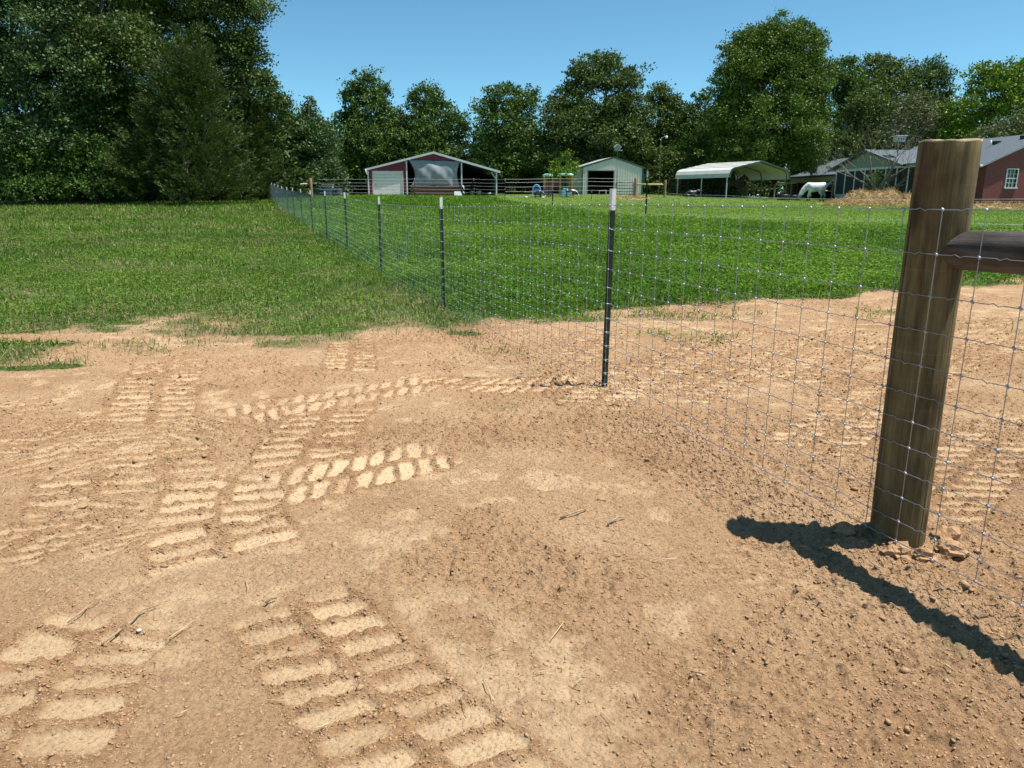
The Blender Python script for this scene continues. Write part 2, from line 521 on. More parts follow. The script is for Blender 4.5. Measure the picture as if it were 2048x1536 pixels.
def dirt(x, y):
    """height of the loose soil over the terrain, with the masks of its surface"""
    near = sst(13.5, 9.5, y) * sst(11, 8, np.abs(x)) * sst(-1.5, .3, y)
    h = (fbm(x * .8, y * .8, 1, 3) - .5) * .06 + (fbm(x * 3.2, y * 3.2, 2, 3) - .5) * .022
    pad, rid, trk, pcol = prints(x, y)
    fl = np.abs((x - fence_x(y)))
    rough = sst(.42, .62, fbm(x * 1.3, y * 1.3, 3, 4) + .22 * np.exp(-(fl / .55) ** 2) * (y < 8) + .16 * sst(.2, 1.2, x) * sst(5, 3, y))
    rough = np.clip(rough * (1 - .7 * trk) + .75 * rid, 0, 1)
    d1, i1 = voro(x * 17 + fbm(x * 9, y * 9, 8, 2), y * 17, 21)
    d2, i2 = voro(x * 38 + fbm(x * 20, y * 20, 9, 2), y * 38, 22)
    c1 = np.clip(1 - (d1 / (.30 + .25 * i1)) ** 2, 0, 1) * (i1 > .55)
    c2 = np.clip(1 - (d2 / (.35 + .25 * i2)) ** 2, 0, 1) * (i2 > .3)
    loose = 1 - .93 * pad
    h = h + loose * (c1 ** .6 * .007 * rough * (.2 + i1) + c2 ** .7 * (.002 + .0055 * rough))
    h = h + loose * ((fbm(x * 26, y * 26, 11, 3) - .5) * (.011 + .022 * rough) + (fbm(x * 58, y * 58, 14, 2) - .5) * (.006 + .006 * rough) + np.abs(fbm(x * 11, y * 14, 12, 3) - .5) * -.03 * rough)
    h = h - .006 * trk + .0115 * rid - .002 * pad
    dust = .8 * sst(.58, .72, fbm(x * 6.5, y * 6.5, 61, 4)) * (1 - rough) * (.25 + .75 * fbm(x * 24, y * 24, 63, 2))
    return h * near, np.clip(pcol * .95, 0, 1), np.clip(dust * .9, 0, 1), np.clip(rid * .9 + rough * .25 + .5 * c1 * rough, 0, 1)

def axis_pts(segs):
    out = [segs[0][0]]
    for a, b, s0, s1 in segs:
        p = a
        while p < b - 1e-6:
            f = (p - a) / (b - a)
            p = min(b, p + s0 + (s1 - s0) * f)
            out.append(p)
    return np.array(out)
xr = axis_pts([(0, 2.6, .0070, .0080), (2.6, 7.5, .0085, .022), (7.5, 14, .03, .25), (14, 100, .4, 4), (100, 900, 6, 120)])
xs = np.concatenate([-xr[:0:-1], xr])
ys = axis_pts([(-120, -12, 30, 3), (-12, .9, 2.2, .03), (.9, 1.35, .02, .0065), (1.35, 9.0, .0062, .016), (9.0, 13.5, .018, .12), (13.5, 100, .3, 2.5), (100, 1200, 6, 150)])
GX, GY = np.meshgrid(xs, ys)
gx, gy = GX.ravel(), GY.ravel()
gh = TH(gx, gy)
nearm = (gy > -1.6) & (gy < 13.6) & (np.abs(gx) < 11)
dh = np.zeros(gx.shape); a_pad = np.zeros(gx.shape); a_dust = np.zeros(gx.shape); a_clod = np.zeros(gx.shape)
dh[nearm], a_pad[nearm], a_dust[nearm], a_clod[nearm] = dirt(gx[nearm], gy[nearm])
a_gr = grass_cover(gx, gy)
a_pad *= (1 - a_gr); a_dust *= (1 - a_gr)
nx, ny = len(xs), len(ys)
idx = np.arange(nx * ny).reshape(ny, nx)
quads = np.stack([idx[:-1, :-1], idx[:-1, 1:], idx[1:, 1:], idx[1:, :-1]], -1).reshape(-1, 4)
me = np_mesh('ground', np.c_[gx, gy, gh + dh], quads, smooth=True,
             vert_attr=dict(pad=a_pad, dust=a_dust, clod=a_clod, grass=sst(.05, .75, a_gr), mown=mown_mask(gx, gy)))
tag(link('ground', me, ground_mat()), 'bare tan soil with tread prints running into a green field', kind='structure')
print('ground', nx, ny)

# ------------------------------------------------------------------ loose crumbs of soil, straw bits, twigs
rng = np.random.default_rng(4)
_ico = np.array([(0, 0, 1)] + [(math.cos(R(72 * k)) * .894, math.sin(R(72 * k)) * .894, .447) for k in range(5)] +
                [(math.cos(R(72 * k + 36)) * .894, math.sin(R(72 * k + 36)) * .894, -.447) for k in range(5)] + [(0, 0, -1)])
_icf = np.array([(0, 1 + k, 1 + (k + 1) % 5) for k in range(5)] + [(1 + k, 6 + k, 1 + (k + 1) % 5) for k in range(5)] +
                [(6 + k, 6 + (k + 1) % 5, 1 + (k + 1) % 5) for k in range(5)] + [(11, 6 + (k + 1) % 5, 6 + k) for k in range(5)])

def crumbs(n, y0, y1, half, s_lo, s_hi, powr, seed, keep=None):
    r = np.random.default_rng(seed)
    y = y0 + (y1 - y0) * r.random(n) ** .8
    x = (r.random(n) * 2 - 1) * (half[0] + (half[1] - half[0]) * (y - y0) / (y1 - y0))
    h, pad, dust, cl = dirt(x, y)
    pr = (.30 + .7 * cl) * (1 - .93 * pad) * (1 - .6 * dust) * (1 - grass_cover(x, y))
    if keep is not None:
        pr = pr * keep(x, y)
    k = r.random(n) < pr
    x, y, h = x[k], y[k], h[k] + TH(x[k], y[k])
    m = len(x)
    s = s_lo * (s_hi / s_lo) ** (r.random(m) ** powr)
    V = _ico[None] * (1 + (r.random((m, 12, 1)) - .5) * 1.0) * np.stack([s * (.6 + .9 * r.random(m)), s * (.5 + .5 * r.random(m)), s * (.30 + .40 * r.random(m))], -1)[:, None, :]
    a = r.random(m) * 6.283
    ca, sa = np.cos(a)[:, None], np.sin(a)[:, None]
    V = np.stack([V[..., 0] * ca - V[..., 1] * sa, V[..., 0] * sa + V[..., 1] * ca, V[..., 2]], -1)
    V = V + np.stack([x, y, h + s * .10], -1)[:, None, :]
    return V.reshape(-1, 3), (_icf[None] + (np.arange(m) * 12)[:, None, None]).reshape(-1, 3)

def fence_near(x, y):
    return np.exp(-((x - fence_x(y)) / .7) ** 2) + .25
parts = [crumbs(210000, .9, 4.2, (1.6, 3.4), .0022, .0060, 2.6, 1), crumbs(70000, 4.0, 9.5, (3.4, 7.5), .004, .010, 2.4, 2),
         crumbs(1500, .9, 6.5, (1.6, 4.6), .006, .012, 2.6, 3), crumbs(9000, 1.2, 6.0, (2.2, 3.0), .005, .017, 3.0, 5, fence_near)]
V = np.concatenate([p[0] for p in parts])
off = np.cumsum([0] + [len(p[0]) for p in parts[:-1]])
T = np.concatenate([p[1] + o for p, o in zip(parts, off)])
soil_m = M('soil_crumb', (.410, .265, .152), (.325, .20, .11), scale=5, rough=.95, bump=.002, bscale=220, spec=.1)
tag(link('soil_crumbs', np_mesh('soil_crumbs', V, None, T), soil_m), 'loose brown crumbs of dry soil strewn over the bare ground', kind='stuff')
print('crumbs', len(T))

def gz(x, y):
    return th(x, y) + float(dirt(np.array([float(x)]), np.array([float(y)]))[0][0])

# clods heaped round the foot of the wooden post
clod_m = M('soil_clod', (.40, .25, .138), (.31, .185, .10), scale=14, rough=.95, bump=.004, bscale=120, spec=.1)
POST = (1.505, 2.65)
rr = random.Random(7)
_cl = [('broad pale clod of dry soil leaning on the post foot, on its right', .16, -.05, .055, .050, .045),
       ('lumpy pale clod of soil in front of the post, under the bottom wire', .125, -.14, .050, .040, .034),
       ('small rounded clod of soil before the middle of the post foot', .015, -.175, .035, .03, .03),
       ('wide clod of soil before the left edge of the post foot', -.07, -.135, .052, .042, .036),
       ('cracked clod of soil behind the post, in its shadow', -.17, .05, .05, .045, .036)]
for lab, dx, dy, a, b, c in _cl:
    bm = bmesh.new()
    bmesh.ops.create_icosphere(bm, subdivisions=3, radius=1)
    o1 = rr.random() * 50
    for v in bm.verts:
        p = v.co
        n = fbm(np.array([p.x * 1.6 + o1]), np.array([p.y * 1.6 + p.z * 2.1]), 5, 3)[0] - .5
        v.co = Vector((p.x * a, p.y * b, p.z * c)) * (1 + n * 1.5)
    me = bpy.data.meshes.new('soil_clod'); bm.to_mesh(me); bm.free()
    x, y = POST[0] + dx, POST[1] + dy
    tag(link('soil_clod', me, clod_m, None, (x, y, gz(x, y) + c * .05), rr.random() * .8 - .4), lab, 'soil clod', 'clods round the post foot')

straw_m = M('dry_straw', (.62, .50, .30), (.40, .30, .17), scale=20, rough=.7)
mb = MB()
for i in range(420):
    y = 1.2 + 6.8 * rr.random() ** 1.2
    x = (rr.random() * 2 - 1) * (1.4 + y * .75)
    if grass_cover(np.array([x]), np.array([y]))[0] > .1:
        continue
    z = gz(x, y) + .006
    a, l = rr.random() * 6.28, .025 + .09 * rr.random() ** 2
    mid = Vector((x + rr.uniform(-.012, .012), y + rr.uniform(-.012, .012), z + .006))
    d = Vector((math.cos(a) * l / 2, math.sin(a) * l / 2, 0))
    w = .0008 + .0008 * rr.random()
    mb.tube([mid - d, mid, mid + d * .9 + Vector((0, 0, .004))], [w, w * 1.1, w * .6], 4)
tag(mb.build('straw_bits', straw_m), 'scattered straw and root bits on the bare soil', kind='stuff')

twig_m = M('twig_bark', (.42, .32, .20), (.22, .16, .10), scale=25, rough=.8, bump=.001)
def twig(lab, pts, r0):
    P = [Vector((x, y, gz(x, y) + .007 + r0)) for x, y in pts]
    P[len(P) // 2].z += .008
    m_ = MB().tube(P, [r0 * (1 - .5 * i / len(P)) for i in range(len(P))], 6)
    o = m_.build('twig', twig_m)
    o.data.transform(Matrix.Translation(-P[0])); o.location = P[0]
    tag(o, lab, 'twig', 'dry twigs on the soil')
twig('long thin dry twig lying left of the tread prints', [g0(205, 1297), g0(262, 1252), g0(285, 1232), g0(315, 1220)], .0035)
twig('short dry straight twig beside the long one', [g0(135, 1250), g0(170, 1232), g0(200, 1205)], .0022)
twig('pale dry twig between the post shadow and the tread prints', [g0(1215, 1060), g0(1235, 1050), g0(1252, 1043)], .004)
twig('dark broken twig on the soil before the shadow tip', [g0(1120, 1048), g0(1150, 1040), g0(1172, 1032)], .004)
twig('little dark twig on top of a tread print', [g0(532, 1216), g0(543, 1211), g0(554, 1206)], .005)
twig('bent pale twig on the soil left of the steel post shadow', [g0(1018, 762), g0(1035, 756), g0(1052, 756)], .006)
fl = MB().lathe([(.005, 0), (.0065, .001), (.0065, .004), (.004, .005)], 14)
x, y = g0(279, 1268)
tag(fl.build('bottle_cap', M('pale_plastic', (.66, .82, .80), rough=.35), None, (x, y, gz(x, y) + .003)), 'tiny pale blue plastic cap on the soil by the twigs', 'cap')

# ------------------------------------------------------------------ grass and weeds
def leaf_cards(P, nrm, L, W, roll, tint):
    """flat lance leaves: one rhombus each; P base points, nrm direction of the leaf, roll about it"""
    n = len(P)
    up = np.tile(np.array([0., 0., 1.]), (n, 1))
    d = nrm / np.linalg.norm(nrm, axis=1, keepdims=True)
    s = np.cross(d, up)
    l = np.linalg.norm(s, axis=1, keepdims=True)
    s = np.where(l < 1e-3, np.array([[1., 0, 0]]), s / np.maximum(l, 1e-6))
    u = np.cross(s, d)
    s = s * np.cos(roll)[:, None] + u * np.sin(roll)[:, None]
    L, W = L[:, None], W[:, None]
    V = np.stack([P, P + d * L * .45 + s * W * .5, P + d * L, P + d * L * .45 - s * W * .5], 1)
    return V.reshape(-1, 3), np.arange(n * 4).reshape(n, 4), tint

def field(name, label, side, seed, mats, bands):
    Vs, Qs, Ts, o = [], [], [], 0
    r = np.random.default_rng(seed)
    for (y0, y1, dens, lo, hi, wr, hgt) in bands:
        xl0, xl1 = -(y1 * .76 + 3.5), (y1 * .76 + 3.5)
        n = int((xl1 - xl0) * (y1 - y0) * dens)
        x, y = xl0 + (xl1 - xl0) * r.random(n), y0 + (y1 - y0) * r.random(n)
        k = np.abs(x) < y * .74 + 2.5
        fx = fence_x(y)
        k &= (x < fx) if side < 0 else (x >= fx)
        x, y = x[k], y[k]
        g = grass_cover(x, y)
        mw = mown_mask(x, y) if side > 0 else np.zeros(x.shape)
        cl = fbm(x * 2.6, y * 2.6, 90 + seed, 3)
        k = r.random(len(x)) < g ** 1.15 * (.35 + 1.3 * sst(.3, .62, cl)) * (1 - .45 * mw)
        x, y, g, mw, cl = x[k], y[k], g[k], mw[k], cl[k]
        m = len(x)
        z = TH(x, y)
        nr = sst(13.5, 9.5, y)
        hgt_v = hgt * (1 - .82 * mw) * (.45 + .75 * g) * (.55 + .9 * cl)
        blade = r.random(m) < .5
        az = r.random(m) * 6.283
        el = np.where(blade, R(35) + R(50) * r.random(m), R(-20) + R(60) * r.random(m))
        d = np.stack([np.cos(az) * np.cos(el), np.sin(az) * np.cos(el), np.sin(el)], -1)
        L = (lo + (hi - lo) * r.random(m)) * np.where(blade, 1.5, .8) * (1 - .62 * mw)
        W = L * np.where(blade, .10, .42) * wr * (1 + .8 * mw)
        zb = np.where(blade, -.01 + hgt_v * .35 * r.random(m), hgt_v * r.random(m) ** .7)
        dry = (1 - g) * (.62 if side < 0 else .35) + .10 * mw + (.08 if side < 0 else .03) + .40 * sst(.50, .72, fbm(x * .9, y * .9, 95, 3)) * (side < 0)
        if side < 0:
            dry = np.maximum(dry, .55 * sst(5.5, .3, y - np.interp(x, EX, EY)) * (.4 + 1.2 * sst(.35, .6, fbm(x * 1.7, y * 1.7, 98, 3))))
        t = np.where(r.random(m) < dry, .80 + .2 * r.random(m), .04 + .62 * np.clip(.55 * cl + .45 * r.random(m) + .22 * mw + .9 * (fbm(x * .45, y * .45, 97, 4) - .5), 0, 1))
        W = np.where(t > .72, np.minimum(W, L * .13), W)
        V, Q, tt = leaf_cards(np.stack([x, y, z + zb], -1), d, L, W, (r.random(m) - .5) * 1.6, t)
        Vs.append(V); Qs.append(Q + o); Ts.append(tt); o += len(V)
    V, Q, t = np.concatenate(Vs), np.concatenate(Qs), np.concatenate(Ts)
    print(name, len(Q))
    me = np_mesh(name, V, Q, face_attr=dict(tint=t))
    tag(link(name, me, mats), label, kind='stuff')

GRASS_COLS = [(.016, .054, .003), (.038, .112, .005), (.078, .180, .008), (.140, .255, .016), (.28, .25, .07), (.38, .30, .14)]
turf_m = leaf_mat('grass_leaf', GRASS_COLS, rough=.55, spec=.16, trans=.3, tcol=(.17, .30, .03))
turf2_m = leaf_mat('meadow_leaf', [(.020, .056, .004), (.046, .110, .007), (.086, .165, .013), (.145, .230, .026), (.25, .195, .085), (.40, .31, .18)], rough=.55, spec=.16, trans=.25, tcol=(.16, .24, .04))
field('grass', 'mown weedy grass left of the wire fence, thin and brown at the soil', -1, 11, turf2_m,
      [(5.0, 9, 2600, .025, .06, 1.1, .055), (9, 14, 1700, .03, .07, 1.1, .06), (14, 24, 620, .045, .095, 1.2, .07), (24, 40, 210, .07, .14, 1.3, .08), (40, 66, 75, .11, .22, 1.4, .10)])
field('grass', 'tall lush green grass field right of the wire fence', 1, 12, turf_m,
      [(5.2, 9, 2600, .03, .07, 1.1, .10), (9, 14, 2200, .035, .085, 1.1, .16), (14, 24, 800, .05, .11, 1.2, .17), (24, 40, 260, .075, .15, 1.3, .17), (40, 72, 85, .12, .22, 1.4, .15)])
# ------------------------------------------------------------------ woven wire fence with its posts
galv = M('galvanised_wire', (.36, .38, .42), (.26, .28, .32), scale=30, rough=.38, metal=.8)
knot_m = M('galvanised_knot', (.44, .46, .51), (.32, .34, .39), scale=40, rough=.5, metal=.6)
WIRE_H = [1.235, 1.087, .945, .822, .700, .592, .492, .396, .300, .202, .108, .030]
ML = np.array([(2.31, .12), (1.403, 2.612), (.615, 4.985)] + [(.615 - 1.51 * i, 4.985 + 4.19 * i) for i in range(1, 14)] + [(-19.12, 59.75)])
ML = ML[ML[:, 1] <= 59.76]
_sl = np.r_[0, np.cumsum(np.linalg.norm(np.diff(ML, axis=0), axis=1))]
STOT = _sl[-1]
def mesh_at(s):
    return np.interp(s, _sl, ML[:, 0]), np.interp(s, _sl, ML[:, 1])
_gs = np.linspace(0, STOT, 240)
_gx, _gy = mesh_at(_gs)
_gh = TH(_gx, _gy)
def mesh_ground(s):
    return np.interp(s, _gs, _gh)
def wire_r(s):                      # the mesh stands nearer or farther; far wire is a little heavier
    return .0015 + .0013 * np.clip((s - 6) / 40, 0, 1)

def np_tube(P, rad, n=5):
    P = np.asarray(P, float)
    d = np.gradient(P, axis=0)
    d /= np.linalg.norm(d, axis=1, keepdims=True)
    up = np.array([0, 0, 1.]) if abs(d[0, 2]) < .8 else np.array([1., 0, 0])
    a = np.cross(d, up); a /= np.linalg.norm(a, axis=1, keepdims=True)
    b = np.cross(a, d)
    t = np.arange(n) * 2 * np.pi / n
    V = P[:, None] + (a[:, None] * np.cos(t)[None, :, None] + b[:, None] * np.sin(t)[None, :, None]) * np.asarray(rad).reshape(-1, 1, 1)
    m = len(P)
    i = np.arange(m - 1)[:, None] * n; k = np.arange(n)[None]
    Q = np.stack([i + k, i + (k + 1) % n, i + n + (k + 1) % n, i + n + k], -1).reshape(-1, 4)
    return V.reshape(-1, 3), Q

STAY = .158
S_OFF = float(np.interp(2.52, [.12, 2.612], [0, _sl[1]]))        # one stay lies on the face of the wooden post
S_OFF = S_OFF - STAY * math.floor(S_OFF / STAY)
stays = np.arange(S_OFF, STOT - .05, STAY)
fence = thing('woven_wire_fence', 'galvanised woven wire fence running from the wooden post back to the far trees', 'fence', (0, 0, 0))
frng = np.random.default_rng(21)
for wi, hgt in enumerate(WIRE_H):
    pts = []
    for j, s in enumerate(stays):
        for f, kk in ((0, 0), (.36, 0), (.44, 1), (.56, -1), (.64, 0)):
            q = s + f * STAY
            if q > STOT:
                continue
            x, y = mesh_at(q)
            kz = kk * .0042 * (1 if (j + wi) % 2 else -1)
            pts.append((x + FD[1] * kk * .001, y, mesh_ground(q) + hgt + kz + (frng.random() - .5) * .002))
            if s > 16 and f > 0:
                break
    pts = np.array(pts)
    ss = np.interp(pts[:, 1], ML[:, 1], _sl)
    V, Q = np_tube(pts, wire_r(ss) * (1.25 if wi in (0, len(WIRE_H) - 1) else 1.0))
    link('line_wire', np_mesh('line_wire', V, Q, smooth=True), galv, fence)

def stay_geo(s):
    x, y = mesh_at(s)
    g = mesh_ground(s)
    r = float(wire_r(s))
    Vs, Qs, o, mi = [], [], 0, []
    j = (frng.random(2) - .5) * .012
    P = np.array([(x + j[0] * (1 - h / 1.2), y + j[1] * (1 - h / 1.2), g + h) for h in (1.235, .9, .6, .3, .03)])
    V, Q = np_tube(P, np.full(5, r * (1.05 if s < 14 else .7)), 5)
    Vs.append(V); Qs.append(Q); o += len(V); mi.append(np.zeros(len(Q), int))
    nk = 6 if s < 9 else 4
    for h in (WIRE_H if s < 22 else ()):
        c = np.array([x + j[0] * (1 - h / 1.2), y + j[1] * (1 - h / 1.2), g + h])
        kr = .0034 + r * .4
        a = np.array([-FD[1], FD[0], 0]) * .0
        prof = [(-.0075, .5), (-.004, 1.15), (.004, 1.15), (.0075, .5)]
        d = np.array([FD[0], FD[1], .9]); d /= np.linalg.norm(d)
        V, Q = np_tube(np.array([c + d * p for p, _ in prof]), np.array([kr * q for _, q in prof]), nk)
        Vs.append(V); Qs.append(Q + o); o += len(V); mi.append(np.ones(len(Q), int))
    return np.concatenate(Vs), np.concatenate(Qs), np.concatenate(mi)

order = np.argsort(np.hypot(*[a - b for a, b in zip(mesh_at(stays), (0.4, .6))]))
near_ids = set(order[:100].tolist())
rest = []
for j, s in enumerate(stays):
    V, Q, mi = stay_geo(float(s))
    if j in near_ids:
        me = np_mesh('stay_wire', V, Q, smooth=True)
        me.materials.append(galv); me.materials.append(knot_m)
        me.polygons.foreach_set('material_index', mi.astype(np.int32))
        link('stay_wire', me, None, fence)
    else:
        rest.append((V, Q, mi))
off = np.cumsum([0] + [len(a[0]) for a in rest[:-1]])
me = np_mesh('stay_wires', np.concatenate([a[0] for a in rest]), np.concatenate([a[1] + o for a, o in zip(rest, off)]), smooth=True)
me.materials.append(galv); me.materials.append(knot_m)
me.polygons.foreach_set('material_index', np.concatenate([a[2] for a in rest]).astype(np.int32))
tag(link('stay_wires', me, None, fence), kind='stuff')

# steel posts: T section with studs, white tip, wire clips
green_m = M('green_post_paint', (.012, .030, .016), (.020, .038, .022), scale=30, rough=.55, spec=.25, bump=.0006, bscale=150)
tip_m = M('white_post_paint', (.72, .73, .74), (.58, .59, .60), scale=18, rough=.4, bump=.0008, bscale=160)
T_SEC = [(-.0185, .003), (.0185, .003), (.0185, -.002), (.003, -.003), (.0022, -.034), (-.0022, -.034), (-.003, -.003), (-.0185, -.002)]
POST_H, TIP = 1.352, .135
def tpost_parts():
    p = MB().prism(T_SEC, -.12, POST_H - TIP, 'z')
    for k in range(23):
        z = .02 + k * .053
        if z < POST_H - TIP - .02:
            p.bbox(-.007, .007, .002, .0075, z - .008, z + .008, .002)
    t = MB().prism([(a * 1.02, b * 1.03 + (.0003 if b > 0 else -.0003)) for a, b in T_SEC], POST_H - TIP - .004, POST_H, 'z')
    t.bbox(-.007, .007, .002, .0075, POST_H - .06, POST_H - .044, .002)
    clips = []
    for h in WIRE_H[::1]:
        c = MB().tube([(-.022, .012, h + .006), (-.021, -.012, h + .001), (-.004, -.040, h - .004), (.004, -.040, h - .006), (.021, -.012, h - .001), (.022, .010, h - .004), (.010, .014, h + .008), (.019, .016, h + .014)], .0017, 5)
        clips.append(c)
    return p.mesh('post_shaft'), t.mesh('white_tip'), [c.mesh('wire_clip') for c in clips]
shaft_me, tip_me, clip_mes = tpost_parts()
ORD = ['first', 'second', 'third', 'fourth', 'fifth', 'sixth', 'seventh', 'eighth', 'ninth', 'tenth', 'eleventh', 'twelfth', 'thirteenth']
prot = None
f_ang = math.atan2(FD[1], FD[0])
for i in range(13):
    x, y = .64 - 1.51 * i, 5.02 + 4.19 * i
    z = th(x, y)
    if prot is None:
        prot = thing('steel_post', '', 'fence post')
        link('post_shaft', shaft_me, green_m, prot)
        link('white_tip', tip_me, tip_m, prot)
        for c in clip_mes:
            link('wire_clip', c, knot_m, prot)
        o = prot
    else:
        o = copy_tree(prot)
    o.location = (x, y, z + (gz(x, y) - z if i < 1 else 0))
    o.rotation_euler = (R((.35, -.3, .4, -.2, .5, -.4)[i % 6]), R((-.9, .3, -.2, .5, -.3, .2)[i % 6]), f_ang)
    if i == 0:
        lab = 'green steel T-post with white tip, the big near one standing in bare soil'
    elif i == 1:
        lab = 'green steel T-post with white tip where the wire fence enters the grass'
    else:
        lab = 'white tipped steel T-post in grass, %s one along the fence from the wooden post' % ORD[i]
    tag(o, lab, 'fence post', 'steel posts of the woven wire fence')

# wooden brace posts and rail
def wood_mat(name, a, b, c):
    m, nt, bs, out = newmat(name)
    L = nt.links.new
    tc = nd(nt, 'TexCoord')
    def st(sc_, sx, sy, sz, det=7.0, rough=.62):
        mp = nd(nt, 'Mapping'); mp.inputs['Scale'].default_value = (sx, sy, sz)
        L(tc.outputs['Object'], mp.inputs[0])
        n = nd(nt, 'TexNoise', Scale=sc_, Detail=det, Roughness=rough)
        L(mp.outputs[0], n.inputs['Vector'])
        return n.outputs[0]
    grain = ramp(nt, st(16, 1.6, 1.6, .13), [(.28, b), (.50, a), (.70, tuple(x * 1.3 for x in a))])
    blot = ramp(nt, st(5.0, 1.0, 1.0, .45, 5), [(.30, (.30, .24, .19)), (.46, (.80, .76, .72)), (.62, (1.06, 1.04, 1.0))])
    col = mixc(nt, 1.0, grain, blot, 'MULTIPLY')
    stain = ramp(nt, st(7, 1, 1, .22, 4), [(.58, (0, 0, 0)), (.70, (1, 1, 1))])
    col = mixc(nt, stain, col, c)
    ring = ramp(nt, st(3.0, .35, .35, 16, 4, .5), [(.60, (1, 1, 1)), (.70, (1.30, 1.27, 1.2))])
    col = mixc(nt, 1.0, col, ring, 'MULTIPLY')
    fine = ramp(nt, st(60, 1.2, 1.2, .05, 6, .7), [(.30, (.62, .58, .55)), (.5, (1, 1, 1)), (.72, (1.35, 1.30, 1.22))])
    col = mixc(nt, 1.0, col, fine, 'MULTIPLY')
    crack = ramp(nt, st(34, 1, 1, .022, 3, .5), [(.615, (1, 1, 1)), (.645, (.22, .19, .17)), (.66, (.22, .19, .17)), (.69, (1, 1, 1))])
    col = mixc(nt, 1.0, col, crack, 'MULTIPLY')
    vk = nd(nt, 'TexVoronoi', Scale=1.0)
    mpk = nd(nt, 'Mapping'); mpk.inputs['Scale'].default_value = (9, 9, 3.4)
    L(tc.outputs['Object'], mpk.inputs[0]); L(mpk.outputs[0], vk.inputs['Vector'])
    knot = ramp(nt, vk.outputs['Distance'], [(.05, (.25, .18, .13)), (.14, (.55, .46, .38)), (.20, (1, 1, 1))])
    col = mixc(nt, 1.0, col, knot, 'MULTIPLY')
    L(col, bs.inputs['Base Color'])
    bs.inputs['Roughness'].default_value = .78
    bs.inputs['Specular IOR Level'].default_value = .25
    bp = nd(nt, 'Bump', Strength=.9, Distance=.010)
    L(st(30, 1.8, 1.8, .07, 8, .7), bp.inputs['Height'])
    L(bp.outputs[0], bs.inputs['Normal'])
    return m
wood_m = wood_mat('treated_wood', (.165, .136, .066), (.062, .051, .027), (.085, .040, .018))
endg_m = M('end_grain', (.40, .32, .19), (.26, .20, .11), scale=22, rough=.85, bump=.003, bscale=90)
rail_m = wood_mat('dark_rail_wood', (.098, .090, .084), (.034, .031, .030), (.080, .040, .022))

def round_post(name, r, h, seed, n=40, mat=wood_m, below=.15):
    """a peeled round post: slightly out of round, flats, cracks; the sawn top is a part"""
    zs = np.concatenate([[-below, 0], np.linspace(.05, h - .004, 34), [h]])
    t = np.arange(n) * 2 * np.pi / n
    V, Q = [], []
    for i, z in enumerate(zs):
        q = r * (1 - .012 * z) * (1 + .05 * (fbm(np.cos(t) * .9 + seed, np.sin(t) * .9 + z * .5, seed, 3) - .5) + .028 * (fbm(t * 3.2 + seed, np.full(n, z * 1.1), seed + 4, 3) - .5))
        if i == len(zs) - 1:
            q = q * .985
        tw = .006 * math.sin(z * 2.3 + seed)
        top = (.0022 * np.sin(t * 2 + seed) + .002 * np.sin(t * 7)) * (z > h - .01)
        V.append(np.stack([q * np.cos(t) + tw, q * np.sin(t), z + top], -1))
    V = np.concatenate(V)
    i = np.arange(len(zs) - 1)[:, None] * n; k = np.arange(n)[None]
    Q = np.stack([i + k, i + (k + 1) % n, i + n + (k + 1) % n, i + n + k], -1).reshape(-1, 4)
    shaft = np_mesh('shaft', V, Q, smooth=True)
    tv = np.concatenate([V[-n:] * [1.012, 1.012, 1] + [0, 0, -.004], V[-n:] * [1.012, 1.012, 1] + [0, 0, .003], V[-n:] * [.5, .5, 1] + [0, 0, .005], [[0, 0, h + .006]]])
    qs = [(a * n + j, a * n + (j + 1) % n, (a + 1) * n + (j + 1) % n, (a + 1) * n + j) for a in range(2) for j in range(n)]
    ts = [(2 * n + j, 2 * n + (j + 1) % n, 3 * n) for j in range(n)]
    cap = np_mesh('sawn_top', tv, np.array(qs), np.array(ts))
    return shaft, cap
sh, cp_ = round_post('post', .0985, 1.485, 3)
wp = thing('wooden_post', 'thick round weathered wooden fence post with sawn top, right of the soil', 'fence post', (POST[0], POST[1], gz(*POST) - .02), .4, 'round wooden brace posts')
link('shaft', sh, wood_m, wp)
link('sawn_top', cp_, endg_m, wp)
wp2 = copy_tree(wp)
d2 = np.array([.352, -.936])
wp2.location = (POST[0] + d2[0] * 2.42, POST[1] + d2[1] * 2.42, gz(POST[0] + d2[0] * 2.42, POST[1] + d2[1] * 2.42) - .02)
wp2.rotation_euler = (0, 0, 1.5)
tag(wp2, 'round wooden post at the near end of the dark rail')

n = 32
ts_ = np.r_[[-.022, -.020], np.linspace(-.012, .05, 6), np.linspace(.09, 2.36, 30)]
t = np.arange(n) * 2 * np.pi / n
V = []
for i, u in enumerate(ts_):
    r0 = np.interp(u, [-.022, -.020, -.012, .05, 2.4], [.0, .050, .060, .0665, .0615])
    q = r0 * (1 + .07 * (fbm(t * 2.1 + 3, np.full(n, u * 1.7), 51, 3) - .5))
    slope = .05 * np.clip(1 - (u + .022) / .09, 0, 1)               # the hewn, slanting end
    V.append(np.stack([u + slope * (np.sin(t) * .9 + .2), q * np.cos(t), q * np.sin(t) + .004 * math.sin(u * 2.2)], -1))
V = np.concatenate(V)
i = np.arange(len(ts_) - 1)[:, None] * n; k = np.arange(n)[None]
Q = np.stack([i + k, i + n + k, i + n + (k + 1) % n, i + (k + 1) % n], -1).reshape(-1, 4)
